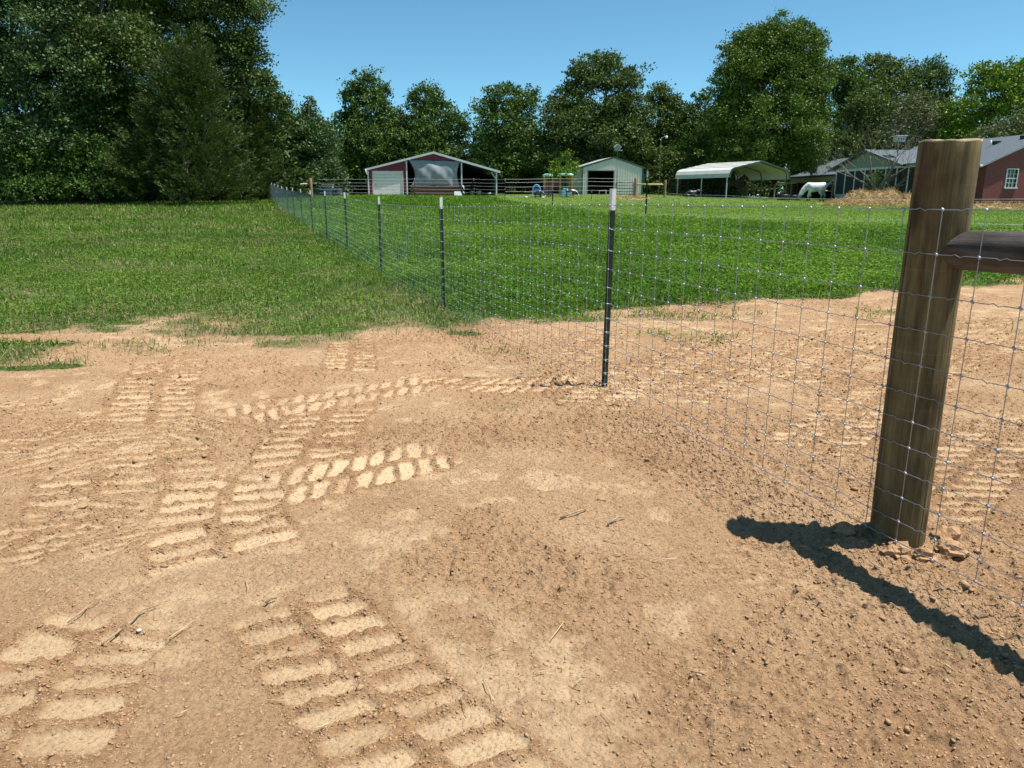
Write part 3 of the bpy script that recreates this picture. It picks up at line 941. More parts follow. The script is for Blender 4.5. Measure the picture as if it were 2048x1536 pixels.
# the grain runs along z in the wood material, so the rail is built upright and laid down
me = np_mesh('brace_rail', V[:, [2, 1, 0]] * [-1, 1, 1], Q, smooth=True)
ra = link('brace_rail', me, rail_m)
ra.rotation_euler = Matrix(((0, -d2[1], d2[0]), (0, d2[0], d2[1]), (-1, 0, 0))).to_euler()
ra.location = (POST[0] + d2[0] * .075 + .0, POST[1] + d2[1] * .075, 1.092)
tag(ra, 'dark weathered round rail nailed across to the wooden post', 'fence rail')

# ------------------------------------------------------------------ trees
bark_m = M('bark', (.085, .070, .055), (.040, .033, .027), scale=9, rough=.9, bump=.02, bscale=25, stretch=(1, 1, .25))
def LM(name, hue):
    return leaf_mat(name, hue, rough=.55, spec=.24, trans=.16, tcol=(.12, .19, .02))
LEAF = {
    'oak': LM('oak_leaf', [(.026, .048, .011), (.050, .086, .017), (.082, .125, .025), (.13, .175, .042)]),
    'mid': LM('broad_leaf', [(.024, .056, .009), (.048, .100, .015), (.078, .145, .021), (.12, .195, .034)]),
    'blue': LM('bluish_leaf', [(.025, .056, .018), (.048, .094, .029), (.080, .138, .044), (.125, .185, .070)]),
    'elm': LM('elm_leaf', [(.030, .064, .008), (.060, .112, .013), (.096, .162, .019), (.140, .212, .028)]),
    'cedar': LM('cedar_needle', [(.020, .036, .008), (.034, .058, .010), (.052, .080, .014), (.074, .104, .022)]),
    'gold': LM('yellow_leaf', [(.055, .110, .007), (.105, .185, .012), (.155, .250, .018), (.21, .31, .028)]),
    'grey': LM('greyish_leaf', [(.056, .072, .030), (.092, .112, .048), (.14, .158, .072), (.20, .205, .11)]),
    'olive': LM('olive_leaf', [(.040, .070, .013), (.074, .116, .020), (.11, .158, .027), (.15, .195, .038)]),
}
TREE_N = [0]
def crown_geo(lobes, leaf, cov, style, seed):
    """lobes: (centre, radii).  Leaves sit in sprays scattered through each lobe, denser towards its outside."""
    r = np.random.default_rng(seed)
    Ps, Ds, Ls, Ts = [], [], [], []
    zmin = min(c.z - rad[2] for c, rad in lobes); zmax = max(c.z + rad[2] for c, rad in lobes)
    for c, rad in lobes:
        c = np.array(c); rad = np.array(rad)
        rm = (rad[0] * rad[1] * rad[2]) ** (1 / 3)
        area = 12.57 * rm * rm
        n_leaf = int(cov * area / (leaf * leaf * .30))
        cs = max(.23 * rm, leaf * 1.8)
        n_cl = max(9, int(area / (cs * cs * 1.7)))
        u = r.normal(size=(n_cl, 3)); u /= np.linalg.norm(u, axis=1, keepdims=True)
        u[:, 2] = np.where(u[:, 2] < -.8, -u[:, 2] * .5, u[:, 2])
        rr_ = (.50 + .50 * r.random(n_cl) ** .55) * (1 + .27 * r.normal(size=n_cl) * (r.random(n_cl) < .5))
        cc = c + u * rr_[:, None] * rad
        ct = np.clip(r.normal(.5, .16, n_cl), 0, 1)
        csz = cs * (.6 + .8 * r.random(n_cl))
        k = r.integers(0, n_cl, n_leaf)
        if style == 'spray':          # upright feathery shoots
            w = r.random(n_leaf)
            p = cc[k] + u[k] * (w * cs)[:, None] * .7 + np.array([0, 0, 1.]) * (w * cs * .95)[:, None] + r.normal(size=(n_leaf, 3)) * (csz[k] * .42 * (1.15 - w))[:, None]
            d = u[k] * .6 + np.array([0, 0, .9]) + r.normal(size=(n_leaf, 3)) * .45
        elif style == 'cedar':
            w = r.random(n_leaf)
            out = u[k] * np.array([1, 1, .2]) + np.array([0, 0, .55])
            p = cc[k] + out * (w * cs * 2.2)[:, None] + r.normal(size=(n_leaf, 3)) * (csz[k] * .40 * (1.05 - .8 * w))[:, None]
            d = out + r.normal(size=(n_leaf, 3)) * .35
        else:
            p = cc[k] + r.normal(size=(n_leaf, 3)) * csz[k][:, None] * np.array([.52, .52, .34])
            d = u[k] * .5 + r.normal(size=(n_leaf, 3)) * .75 + np.array([0, 0, -.15])
        Ps.append(p); Ds.append(d)
        Ls.append(leaf * (.6 + .8 * r.random(n_leaf)))
        Ts.append(np.clip(ct[k] + r.normal(0, .17, n_leaf), 0, 1))
    P, D, L, T = (np.concatenate(a) for a in (Ps, Ds, Ls, Ts))
    W = L * {'cedar': .26, 'spray': .34}.get(style, .58)
    V, Q, _ = leaf_cards(P, D, L, W, (r.random(len(P)) - .5) * 3.1, T)
    return V, Q, T

def tree(name, label, cat, base, z, lobes, kind, leaf=.24, cov=1.5, style='broad', r0=.22, group=None, depth=.85, trunk=True, limbs=7):
    """base: (px, depth) of the foot; lobes in photo pixels at depth z become ellipsoids in the round"""
    TREE_N[0] += 1
    seed = 1000 + TREE_N[0] * 17
    rr_ = random.Random(seed)
    b = gp(base, z)
    Lb = []
    for (px, py, rx, ry) in lobes:
        c = at(px, py, z + rr_.uniform(-.5, .5) * rx / FPX * z * .8)
        rx_, rz_ = rx / FPX * z, ry / FPX * z
        Lb.append((c - b, (rx_, rx_ * depth, rz_)))
    root = thing(name, label, cat, b, 0, group)
    V, Q, T = crown_geo(Lb, leaf, cov, style, seed)
    link('crown', np_mesh('crown', V, Q, face_attr=dict(tint=T)), LEAF[kind], root)
    if trunk:
        top = max(Lb, key=lambda l: l[0].z)
        mid = sum((l[0] for l in Lb), Vector()) / len(Lb)
        mb = MB()
        tp = Vector((top[0].x * .85, top[0].y * .6, top[0].z))
        pts = [Vector((0, 0, -.2)), Vector((rr_.uniform(-.1, .1), 0, tp.z * .18)), tp * .45 + Vector((mid.x * .15, 0, 0)), tp * .75, tp]
        mb.tube(pts, [r0 * 1.25, r0, r0 * .7, r0 * .4, r0 * .1], 9)
        for c, rad in rr_.sample(Lb, min(limbs, len(Lb))):
            h0 = max(.12, min(.7, (c.z - rad[2] * .9) / max(tp.z, .1)))
            s = pts[1].lerp(pts[3], max(0, min(1, (h0 - .18) / .57)))
            m1 = s.lerp(c, .5) + Vector((0, 0, -.25 * rad[2]))
            mb.tube([s, m1, c, c + Vector((rr_.uniform(-.4, .4) * rad[0], 0, rad[2] * .6))], [r0 * .42, r0 * .28, r0 * .14, r0 * .04], 6)
        mb.build('trunk', bark_m, root)
    return root

FOR = 'trees along the edge of the wood'
tree('broadleaf_tree', 'huge blue green broadleaf tree filling the upper left corner', 'tree', 40, 50, [(60, 40, 130, 120), (20, 180, 110, 90), (120, 165, 90, 85), (40, 300, 90, 75), (110, 285, 80, 60), (-90, 100, 120, 160), (-90, 270, 110, 110), (60, -60, 120, 60)], 'blue', .20, 1.5, group=FOR, r0=.34)
tree('broadleaf_tree', 'broadleaf tree with dull green leaves between the blue green one and the cedar', 'tree', 200, 51, [(220, 10, 110, 100), (170, 110, 90, 80), (255, 120, 90, 80), (200, 215, 80, 62), (150, 235, 70, 60), (180, 315, 62, 45), (250, 200, 60, 50), (230, -60, 90, 50)], 'oak', .20, 1.5, group=FOR, r0=.32)
tree('oak_tree', 'tall oak behind the cedar, its leafy edge against the sky above the wire fence', 'tree', 450, 56, [(400, -20, 130, 90), (330, 70, 90, 80), (455, 50, 66, 80), (490, 120, 48, 60), (510, 185, 46, 45), (440, 130, 80, 70), (553, 205, 30, 24), (400, 190, 90, 70), (510, 235, 48, 45), (470, 255, 70, 70), (530, 290, 38, 48), (480, 10, 36, 30), (528, 160, 22, 20)], 'oak', .20, 1.35, group=FOR, r0=.36)
tree('cedar_tree', 'tall dark olive cedar with a pointed top at the edge of the field', 'tree', 375, 48.5, [(375, 95, 22, 40), (362, 150, 42, 45), (395, 150, 36, 45), (350, 215, 58, 50), (400, 215, 50, 50), (335, 285, 75, 50), (405, 285, 65, 50), (320, 350, 85, 42), (410, 350, 80, 45), (300, 385, 70, 24), (420, 385, 85, 26)], 'cedar', .20, 2.2, 'cedar', group='cedars at the wood edge', r0=.2)
tree('cedar_tree', 'shorter brownish cedar right of the tall one, near the far fence corner', 'tree', 495, 55, [(500, 245, 20, 38), (492, 295, 36, 40), (505, 335, 38, 40), (485, 370, 42, 32), (510, 385, 40, 20)], 'cedar', .22, 2.0, 'cedar', group='cedars at the wood edge', r0=.13)
tree('understory_tree', 'small shaded tree with pale leaf sprays at the far left field edge', 'tree', 70, 48, [(70, 320, 55, 30), (50, 375, 45, 25), (100, 370, 50, 30), (20, 345, 40, 30), (60, 300, 40, 20)], 'mid', .17, .9, group='small shaded trees under the wood', r0=.08)
tree('understory_tree', 'small shaded tree left of the tall cedar, leaves hanging to the grass', 'tree', 195, 48.5, [(195, 375, 30, 25), (215, 335, 38, 25), (160, 330, 40, 30), (180, 290, 40, 28)], 'mid', .17, .9, group='small shaded trees under the wood', r0=.08)
tree('bushy_tree', 'pale leaved bushy tree behind the far fence corner', 'tree', 600, 64, [(575, 265, 42, 40), (600, 320, 55, 55), (562, 345, 32, 42), (640, 300, 40, 55), (650, 355, 45, 35), (610, 360, 50, 35)], 'blue', .22, 1.5, group=FOR, r0=.16)
tree('snag_tree', 'thin vine wrapped tree poking above the bushes near the far fence corner', 'tree', 622, 74, [(622, 208, 9, 24), (620, 238, 17, 24), (626, 268, 32, 30), (612, 310, 46, 45), (640, 320, 40, 45)], 'oak', .24, 1.4, group=FOR, r0=.13)
tree('broadleaf_tree', 'tall ragged green tree standing left of the red barn', 'tree', 735, 77, [(735, 172, 30, 32), (703, 188, 22, 24), (760, 190, 22, 24), (735, 220, 46, 42), (768, 238, 24, 38), (700, 240, 24, 30), (730, 285, 52, 44), (720, 340, 58, 42), (775, 300, 30, 40)], 'mid', .25, 1.3, group=FOR, r0=.24)
tree('vine_tree', 'short dark vine covered tree left of the tall tree over the barn roof', 'tree', 800, 79, [(798, 238, 20, 24), (805, 268, 28, 32), (798, 305, 36, 36), (805, 340, 40, 36)], 'oak', .25, 1.5, group=FOR, r0=.16)
tree('broadleaf_tree', 'tall tree directly behind the red barn roof, sagging vines on its right side', 'tree', 860, 77, [(852, 190, 26, 28), (828, 206, 16, 18), (870, 215, 30, 28), (858, 245, 44, 34), (903, 245, 30, 24), (850, 290, 55, 45), (925, 262, 14, 20), (890, 290, 40, 40), (860, 320, 60, 34)], 'mid', .25, 1.4, group=FOR, r0=.24)
tree('conifer_tree', 'thin spindly dark conifer in the sky gap right of the red barn', 'tree', 946, 80, [(947, 258, 6, 20), (946, 285, 10, 20), (944, 312, 16, 22), (942, 340, 22, 24)], 'cedar', .24, 1.6, 'cedar', group=FOR, r0=.1)
tree('broadleaf_tree', 'spreading green tree behind the gap of red barn and play house', 'tree', 1015, 76, [(1010, 195, 40, 24), (975, 214, 28, 18), (1055, 198, 26, 17), (1040, 225, 35, 28), (1005, 245, 50, 36), (985, 295, 55, 42), (1045, 300, 45, 42), (1000, 335, 60, 34)], 'mid', .25, 1.3, group=FOR, r0=.22)
tree('oak_tree', 'biggest dark round oak rising behind the grey metal shed', 'tree', 1195, 75, [(1190, 133, 40, 27), (1218, 122, 24, 17), (1252, 160, 26, 26), (1160, 160, 32, 28), (1200, 190, 70, 50), (1135, 205, 36, 34), (1120, 232, 36, 32), (1252, 228, 42, 45), (1190, 260, 90, 50), (1122, 285, 46, 45), (1252, 290, 48, 40), (1190, 322, 80, 36), (1110, 330, 50, 34)], 'oak', .25, 1.45, group=FOR, r0=.34)
tree('broadleaf_tree', 'medium brownish green tree right of the shed roof, lower than the oak', 'tree', 1322, 79, [(1318, 188, 26, 20), (1342, 208, 24, 26), (1316, 235, 46, 40), (1345, 262, 30, 34), (1325, 300, 50, 44), (1310, 335, 46, 30)], 'olive', .25, 1.4, group=FOR, r0=.2)
tree('broadleaf_tree', 'narrow green tree left of the big upright tree by the white carport', 'tree', 1395, 78, [(1402, 208, 18, 28), (1378, 235, 26, 28), (1400, 262, 36, 34), (1398, 300, 44, 44), (1368, 325, 44, 38)], 'mid', .25, 1.4, group=FOR, r0=.18)
tree('elm_tree', 'huge upright feathery green tree towering over the white carport', 'tree', 1545, 70, [(1545, 92, 80, 46), (1508, 105, 60, 48), (1592, 105, 56, 52), (1478, 155, 50, 52), (1545, 170, 90, 80), (1612, 175, 44, 66), (1462, 225, 42, 55), (1545, 255, 100, 70), (1622, 255, 36, 58), (1500, 310, 70, 42), (1598, 310, 52, 40), (1450, 262, 30, 40)], 'elm', .20, 1.9, 'broad', group=FOR, r0=.4)
tree('broadleaf_tree', 'dark green tree just right of the huge upright tree', 'tree', 1690, 82, [(1690, 135, 28, 24), (1672, 170, 40, 40), (1705, 180, 34, 34), (1690, 240, 50, 50), (1690, 300, 50, 40)], 'mid', .26, 1.4, group=FOR, r0=.24)
tree('broadleaf_tree', 'wide brownish green tree behind the house, between two darker ones', 'tree', 1765, 86, [(1752, 135, 38, 24), (1788, 150, 40, 28), (1740, 180, 44, 34), (1800, 190, 46, 38), (1770, 240, 60, 44)], 'olive', .26, 1.35, group=FOR, r0=.26)
tree('broadleaf_tree', 'pale blue green tree showing light leaf backs behind the wooden post', 'tree', 1858, 86, [(1860, 142, 34, 24), (1884, 165, 26, 28), (1836, 168, 30, 32), (1850, 208, 48, 36), (1892, 205, 20, 24), (1850, 250, 54, 44)], 'blue', .27, 1.3, group=FOR, r0=.25)
tree('broadleaf_tree', 'lighter rounded tree behind the bare branched tree and porch roof', 'tree', 1742, 76, [(1738, 212, 42, 30), (1772, 235, 40, 36), (1700, 258, 42, 40), (1742, 285, 66, 40), (1685, 300, 40, 36), (1775, 300, 40, 34)], 'olive', .24, 1.35, group=FOR, r0=.2)
tree('scrub_tree', 'thin greyish scrubby tree left of the wooden post top', 'tree', 1838, 74, [(1828, 228, 40, 40), (1870, 240, 36, 38), (1840, 285, 56, 40), (1880, 290, 34, 34), (1800, 270, 30, 34)], 'grey', .22, .75, group=FOR, r0=.16)
tree('maple_tree', 'bright yellow green tree above the brick house roof', 'tree', 1985, 72, [(1962, 150, 32, 22), (2018, 152, 44, 28), (1990, 188, 58, 38), (1930, 222, 38, 34), (2000, 238, 66, 38), (1920, 268, 46, 32), (2050, 190, 40, 36)], 'gold', .24, 1.25, group=FOR, r0=.26)
tree('broadleaf_tree', 'dark tree in the upper right corner behind the yellow green one', 'tree', 2075, 84, [(2062, 150, 36, 30), (2085, 200, 50, 60), (2060, 260, 40, 50)], 'oak', .26, 1.4, group=FOR, r0=.25)
tree('scrub_tree', 'greyish thin leaved tree over the brick gable at the right edge', 'tree', 2020, 66, [(2025, 262, 40, 30), (1975, 275, 36, 22), (2060, 240, 30, 36)], 'grey', .2, .7, group=FOR, r0=.13)
tree('sapling', 'bright yellow green sapling left of the grey metal shed', 'sapling', 1132, 63, [(1132, 312, 9, 14), (1113, 330, 9, 8), (1145, 334, 15, 12), (1128, 348, 22, 12), (1118, 365, 14, 8)], 'gold', .20, 1.2, r0=.05, limbs=5)

SH = 'bushes at the foot of the back trees'
sx = [(650, 'dark bush right behind the far fence corner'), (700, 'dark bush just left of the red barn wall'), (760, 'bush over the left eave of the red barn'), (826, 'bush over the left roof slope of the red barn'),
      (890, 'bush over the right roof slope of the red barn'), (950, 'bush in the gap right of the red barn roof'), (1005, 'dark bush behind the wires right of the red barn'), (1060, 'bush behind the play house'), (1110, 'dark bush behind the sapling'),
      (1290, 'bush at the right wall of the grey shed'), (1345, 'bush behind the lamp pole'), (1400, 'bush over the left edge of the white carport roof'), (1460, 'dark bush behind the white carport roof'), (1620, 'dark bush between the carport and the house')]
for i, (px, lab) in enumerate(sx):
    rq = random.Random(i)
    tree('bush', lab, 'bush', px, 80 if px < 1280 else 76, [(px - 16, 352, 30, 36), (px + 14, 340 + rq.randint(-10, 12), 34, 42), (px, 375, 36, 26), (px + rq.randint(-10, 10), 318, 24, 22)], ('mid', 'oak', 'olive', 'mid')[i % 4], .24, 1.3, group=SH, trunk=False)
# the wood behind, one dark mass
rq = random.Random(99)
lb = []
for i in range(64):
    px = -300 + i * 42
    z = 96 + rq.random() * 8
    c = at(px, 325 + rq.randint(-35, 10), z)
    rz_ = rq.randint(60, 80)
    if not (870 < px < 985 or 775 < px < 830 or 640 < px < 690):
        lb.append((c, (48 / FPX * z, 40 / FPX * z, rz_ / FPX * z)))
    lb.append((at(px + 20, 375, z - 6), (44 / FPX * z, 30 / FPX * z, 36 / FPX * z)))
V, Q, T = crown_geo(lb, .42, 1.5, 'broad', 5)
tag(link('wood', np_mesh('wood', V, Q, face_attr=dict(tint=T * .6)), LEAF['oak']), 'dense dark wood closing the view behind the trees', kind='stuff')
lb = []
for i in range(14):
    px = -120 + i * 52
    z = 60 + rq.random() * 4
    lb.append((at(px, rq.randint(250, 350), z), (50 / FPX * z, 50 / FPX * z, 70 / FPX * z)))
    lb.append((at(px + 20, 375, z - 3), (45 / FPX * z, 45 / FPX * z, 40 / FPX * z)))
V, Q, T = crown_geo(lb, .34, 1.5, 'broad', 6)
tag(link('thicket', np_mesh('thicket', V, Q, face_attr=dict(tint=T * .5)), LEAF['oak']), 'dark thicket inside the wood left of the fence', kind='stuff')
# ------------------------------------------------------------------ buildings
white_m = M('white_trim', (.74, .75, .76), (.62, .63, .65), scale=6, rough=.45)
red_m = M('barn_red_siding', (.23, .022, .036), (.17, .016, .028), scale=3, rough=.45, spec=.4)
door_m = M('white_door', (.84, .83, .81), (.74, .73, .71), scale=2.5, rough=.5)
tarp_m = M('grey_tarp', (.30, .33, .37), (.22, .245, .285), scale=1.3, rough=.5, bump=.006, bscale=4)
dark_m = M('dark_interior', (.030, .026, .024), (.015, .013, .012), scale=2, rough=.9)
hay_dark_m = M('brown_stack', (.130, .065, .036), (.070, .036, .022), scale=5, rough=.9, bump=.05, bscale=18)
shed_m = M('pale_grey_siding', (.70, .66, .58), (.62, .58, .51), scale=1.5, rough=.4, spec=.4)
gtrim_m = M('green_trim', (.030, .085, .062), (.022, .066, .048), scale=5, rough=.4)
pvc_m = M('pale_steel', (.60, .62, .63), (.48, .50, .52), scale=8, rough=.4, metal=.3)
black_m = M('black_tube', (.018, .019, .021), (.012, .012, .013), scale=10, rough=.4)
fw_m = M('fence_wood', (.34, .23, .13), (.22, .14, .075), scale=6, rough=.8, bump=.01, bscale=40, stretch=(1, 1, .2))
raw_m = M('raw_timber', (.62, .47, .29), (.50, .36, .20), scale=5, rough=.75)
conc_m = M('concrete', (.42, .40, .37), (.32, .30, .28), scale=3, rough=.9)
shingle_m = M('grey_shingle', (.092, .118, .142), (.064, .082, .100), scale=9, rough=.85, bump=.02, bscale=30)
brick_out = newmat('red_brick')
def brick_mat():
    m, nt, b, out = brick_out
    tc = nd(nt, 'TexCoord')
    sep = nd(nt, 'SeparateXYZ'); nt.links.new(tc.outputs['Object'], sep.inputs[0])
    add = nd(nt, 'Math', operation='ADD'); nt.links.new(sep.outputs[0], add.inputs[0]); nt.links.new(sep.outputs[1], add.inputs[1])
    cmb = nd(nt, 'CombineXYZ'); nt.links.new(add.outputs[0], cmb.inputs[0]); nt.links.new(sep.outputs[2], cmb.inputs[1])
    br = nd(nt, 'TexBrick', Scale=1.0)
    br.inputs['Color1'].default_value = (.25, .062, .056, 1)
    br.inputs['Color2'].default_value = (.20, .046, .044, 1)
    br.inputs['Mortar'].default_value = (.20, .085, .075, 1)
    br.inputs['Brick Width'].default_value, br.inputs['Row Height'].default_value, br.inputs['Mortar Size'].default_value = .215, .072, .006
    nt.links.new(cmb.outputs[0], br.inputs['Vector'])
    nt.links.new(br.outputs[0], b.inputs['Base Color'])
    b.inputs['Roughness'].default_value = .85
    return m
brick_m = brick_mat()
glass_m = M('dark_glass', (.020, .030, .034), (.012, .018, .020), scale=1, rough=.08, spec=.6)
screen_m = M('dark_screen', (.030, .034, .036), (.018, .020, .022), scale=1.5, rough=.7)
sid_m = M('pale_green_siding', (.30, .31, .26), (.25, .26, .22), scale=2, rough=.6)
knee_m = M('pale_blue_panel', (.42, .52, .54), (.36, .46, .48), scale=2, rough=.6)

def rib_wall(mb, x0, x1, y, ztop, z0, pitch, d=.02, w=.05):
    """standing ribs of sheet metal on a wall facing -y"""
    n = int((x1 - x0) / pitch)
    for i in range(1, n + 1):
        x = x0 + (x1 - x0) * (i - .5) / n
        mb.prism([(x - w / 2, z0), (x + w / 2, z0), (x + w / 2, ztop(x)), (x - w / 2, ztop(x))], y - d, y + .001)

# --- red barn: x = 0 at its left wall, y = 0 on the front
def barn():
    b0 = at(738, 392, 66)
    g = th(b0.x, b0.y)
    W = 11.67
    root = thing('red_barn', 'red metal barn with a white roll door, a grey tarp and an open right bay', 'barn', (b0.x, b0.y, g), R(9))
    S = 66 / FPX
    def X(px): return (px - 738) * S
    def Z(py): return (392 - py) * S
    xr, zr, zl, zq = X(868), Z(309), Z(341), Z(344)
    x1, x2, D = X(814), X(924), 9.0
    def roofz(x):
        return zl + (zr - zl) * x / xr if x < xr else zr + (zq - zr) * (x - xr) / (W - xr)
    dx0, dx1, dz = X(747), X(806), Z(345)
    w = MB()
    w.prism([(.05, 0), (dx0, 0), (dx0, roofz(dx0)), (.05, roofz(.05))], 0, .06)
    w.prism([(dx0, dz), (dx1, dz), (dx1, roofz(dx1)), (dx0, roofz(dx0))], .0, .06)
    w.prism([(dx1, 0), (x1, 0), (x1, roofz(x1)), (dx1, roofz(dx1))], 0, .06)
    w.prism([(x1, Z(322)), (x2, Z(322)), (x2, roofz(x2)), (xr, zr), (x1, roofz(x1))], .02, .06)
    n = 26
    for i in range(n):                                     # lapped sheets run across
        z = .05 + i * .115
        if z < dz:
            w.box(.06, dx0 - .06, -.018, .001, z, z + .035)
            w.box(dx1 + .06, x1 - .03, -.018, .001, z, z + .035)
        elif z < roofz(x1) - .1:
            xa = max(.1, (z + .08 - zl) / (zr - zl) * xr)
            w.box(xa, x1 - .03, -.018, .001, z, z + .035)
    w.build('front_wall', red_m, root)
    MB().box(0, .06, .06, D, 0, zl).box(x1 - .03, x1 + .03, .06, D, 0, roofz(x1)).build('side_wall', red_m, root)
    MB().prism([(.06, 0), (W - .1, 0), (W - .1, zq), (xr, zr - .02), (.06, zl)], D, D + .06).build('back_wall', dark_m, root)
    r = MB()
    t = .09
    r.prism([(-.22, zl - .06 + .0), (xr, zr + .03), (xr, zr + .03 + t), (-.22, zl - .06 + t)], -.12, D + .2)
    r.prism([(xr, zr + .03), (W + .22, zq - .04), (W + .22, zq - .04 + t), (xr, zr + .03 + t)], -.12, D + .2)
    r.build('roof', M('galvalume_roof', (.52, .53, .55), (.44, .45, .47), scale=2, rough=.35, metal=.5), root)
    MB().prism([(-.24, zl - .12), (xr, zr - .05), (xr, zr + .14), (-.24, zl + .05)], -.155, -.122).prism([(xr + .002, zr - .05), (W + .24, zq - .12), (W + .24, zq + .07), (xr + .002, zr + .14)], -.160, -.122).build('fascia', white_m, root)
    d = MB()
    for i in range(8):
        z0, z1 = dz * i / 8, dz * (i + 1) / 8
        d.bbox(dx0 + .04, dx1 - .04, .03, .055, z0 + .008, z1 - .008, .006)
    dd = d.build('roll_door', door_m, root)
    MB().box(dx0 + .15, dx0 + .3, -.0, .029, dz * .44, dz * .44 + .04).build('handle', black_m, dd)
    MB().box(dx0 - .05, dx0 + .03, -.03, .02, 0, dz + .06).box(dx1 - .03, dx1 + .05, -.03, .02, 0, dz + .06).box(dx0 + .03, dx1 - .03, -.03, .02, dz - .02, dz + .06).build('door_trim', white_m, root)
    for x in (.0, x1, x2, W - .12):
        MB().box(x - .05, x + .07, -.06, -.02, 0, roofz(min(x + .0, W)) - .10).build('post', white_m, root)
    MB().tube([(W - .08, -.04, zq - .75), (W - .62, -.04, zq - .02)], .035, 6).build('brace', white_m, root)
    MB().box(W - .32, W - .22, -.02, D, .0, zq - .1).build('side_panel', M('lean_to_dark', (.05, .06, .07), rough=.7), root)  # outer side of the open bay, one even dark blue grey
    MB().tube([(-.2, -.2, zl - .04), (-.14, -.16, zl - .32), (-.02, -.1, zl - .45)], .045, 6).build('gutter_spout', white_m, root)
    # the tarp hangs in the middle bay, bellied by what is behind it
    nx, nz = 40, 26
    V = []
    for j in range(nz + 1):
        for i in range(nx + 1):
            u, v = i / nx, j / nz
            top = Z(321)
            zb = Z(371) + .35 * (1 - math.sin(math.pi * u)) * -1.0
            x = X(818) + (x2 - .05 - X(818)) * u
            pin = .55 * math.sin(math.pi * v) * (1 - u) ** 3 - .35 * math.sin(math.pi * v) * u ** 4
            z = top + (zb - top) * v
            y = -.02 - .30 * math.sin(math.pi * u) ** .8 * math.sin(math.pi * min(1, v * .9)) + .05 * math.sin(u * 40 + v * 5) * v ** 2 + .03 * math.sin(u * 17 - v * 9)
            V.append((x + pin, y + .10, z + .03 * math.sin(u * 31) * v))
    Q = [(j * (nx + 1) + i, j * (nx + 1) + i + 1, (j + 1) * (nx + 1) + i + 1, (j + 1) * (nx + 1) + i) for j in range(nz) for i in range(nx)]
    link('tarp', np_mesh('tarp', V, np.array(Q), smooth=True), tarp_m, root)
    s = MB()
    for k in range(3):
        s.bbox(x1 + .25, x2 - .05, .35 + k * .02, 1.5, .02 + k * .29, .29 + k * .29, .08)
    o = s.build('stack', hay_dark_m, None, (b0.x, b0.y, g))
    tag(o, 'low dark brown layered stack under the grey tarp of the red barn', 'stack')
    lamp_w = M('reel_white', (.75, .75, .74), rough=.5)
    for i, (py, lab) in enumerate(((376, 'upper round black and white reel on the barn post'), (390, 'lower round black and white reel at the foot of the barn post'))):
        q = thing('reel', lab, 'reel', (b0.x + X(925), b0.y - .22, g + max(Z(py), .30)), 0, 'reels at the barn post')
        a = MB().lathe([(.05, 0), (.24, .01), (.24, .05), (.06, .07)], 18); me = a.mesh('drum'); me.transform(Matrix.Rotation(R(75), 4, 'X') @ Matrix.Rotation(0, 4, 'Z'))
        link('drum', me, black_m, q)
        a = MB().lathe([(.06, 0), (.20, .01), (.20, .04), (.05, .06)], 18); me = a.mesh('flange'); me.transform(Matrix.Translation((.10, -.05, 0)) @ Matrix.Rotation(R(60), 4, 'Y'))
        link('flange', me, lamp_w, q)
    for i, (px, lab) in enumerate(((944, 'grey blue bucket in the open barn bay, next to the reel'), (957, 'grey blue bucket in the open barn bay, nearer the outer post'))):
        q = thing('bucket', lab, 'bucket', (b0.x + X(px), b0.y + .6, g), 0, 'buckets in the open barn bay')
        MB().lathe([(.17, 0), (.22, .40), (.235, .40), (.235, .43), (.20, .43), (.16, .05)], 16).build('pail', M('grey_blue_plastic', (.17, .22, .28), rough=.5), q)
    MB().lathe([], 3) if False else None
    o = MB().prism([(-.35, 0), (.35, 0), (.27, .42), (-.33, .42)], -.02, .02).build('board', M('pale_green_board', (.50, .58, .54), rough=.6), None, (b0.x + X(917), b0.y - .55, g + .02))
    o.rotation_euler = (R(-28), 0, 0)
    tag(o, 'pale board leaning on the ground before the barn post', 'board')
    q = thing('feed_pan', 'small white pan lying in the open barn bay', 'pan', (b0.x + X(979), b0.y - .1, g + .16))
    MB().lathe([(.10, 0), (.16, .12), (.15, .12), (.09, .02)], 14).build('bowl', lamp_w, q)
    return b0, g
B0, BG = barn()

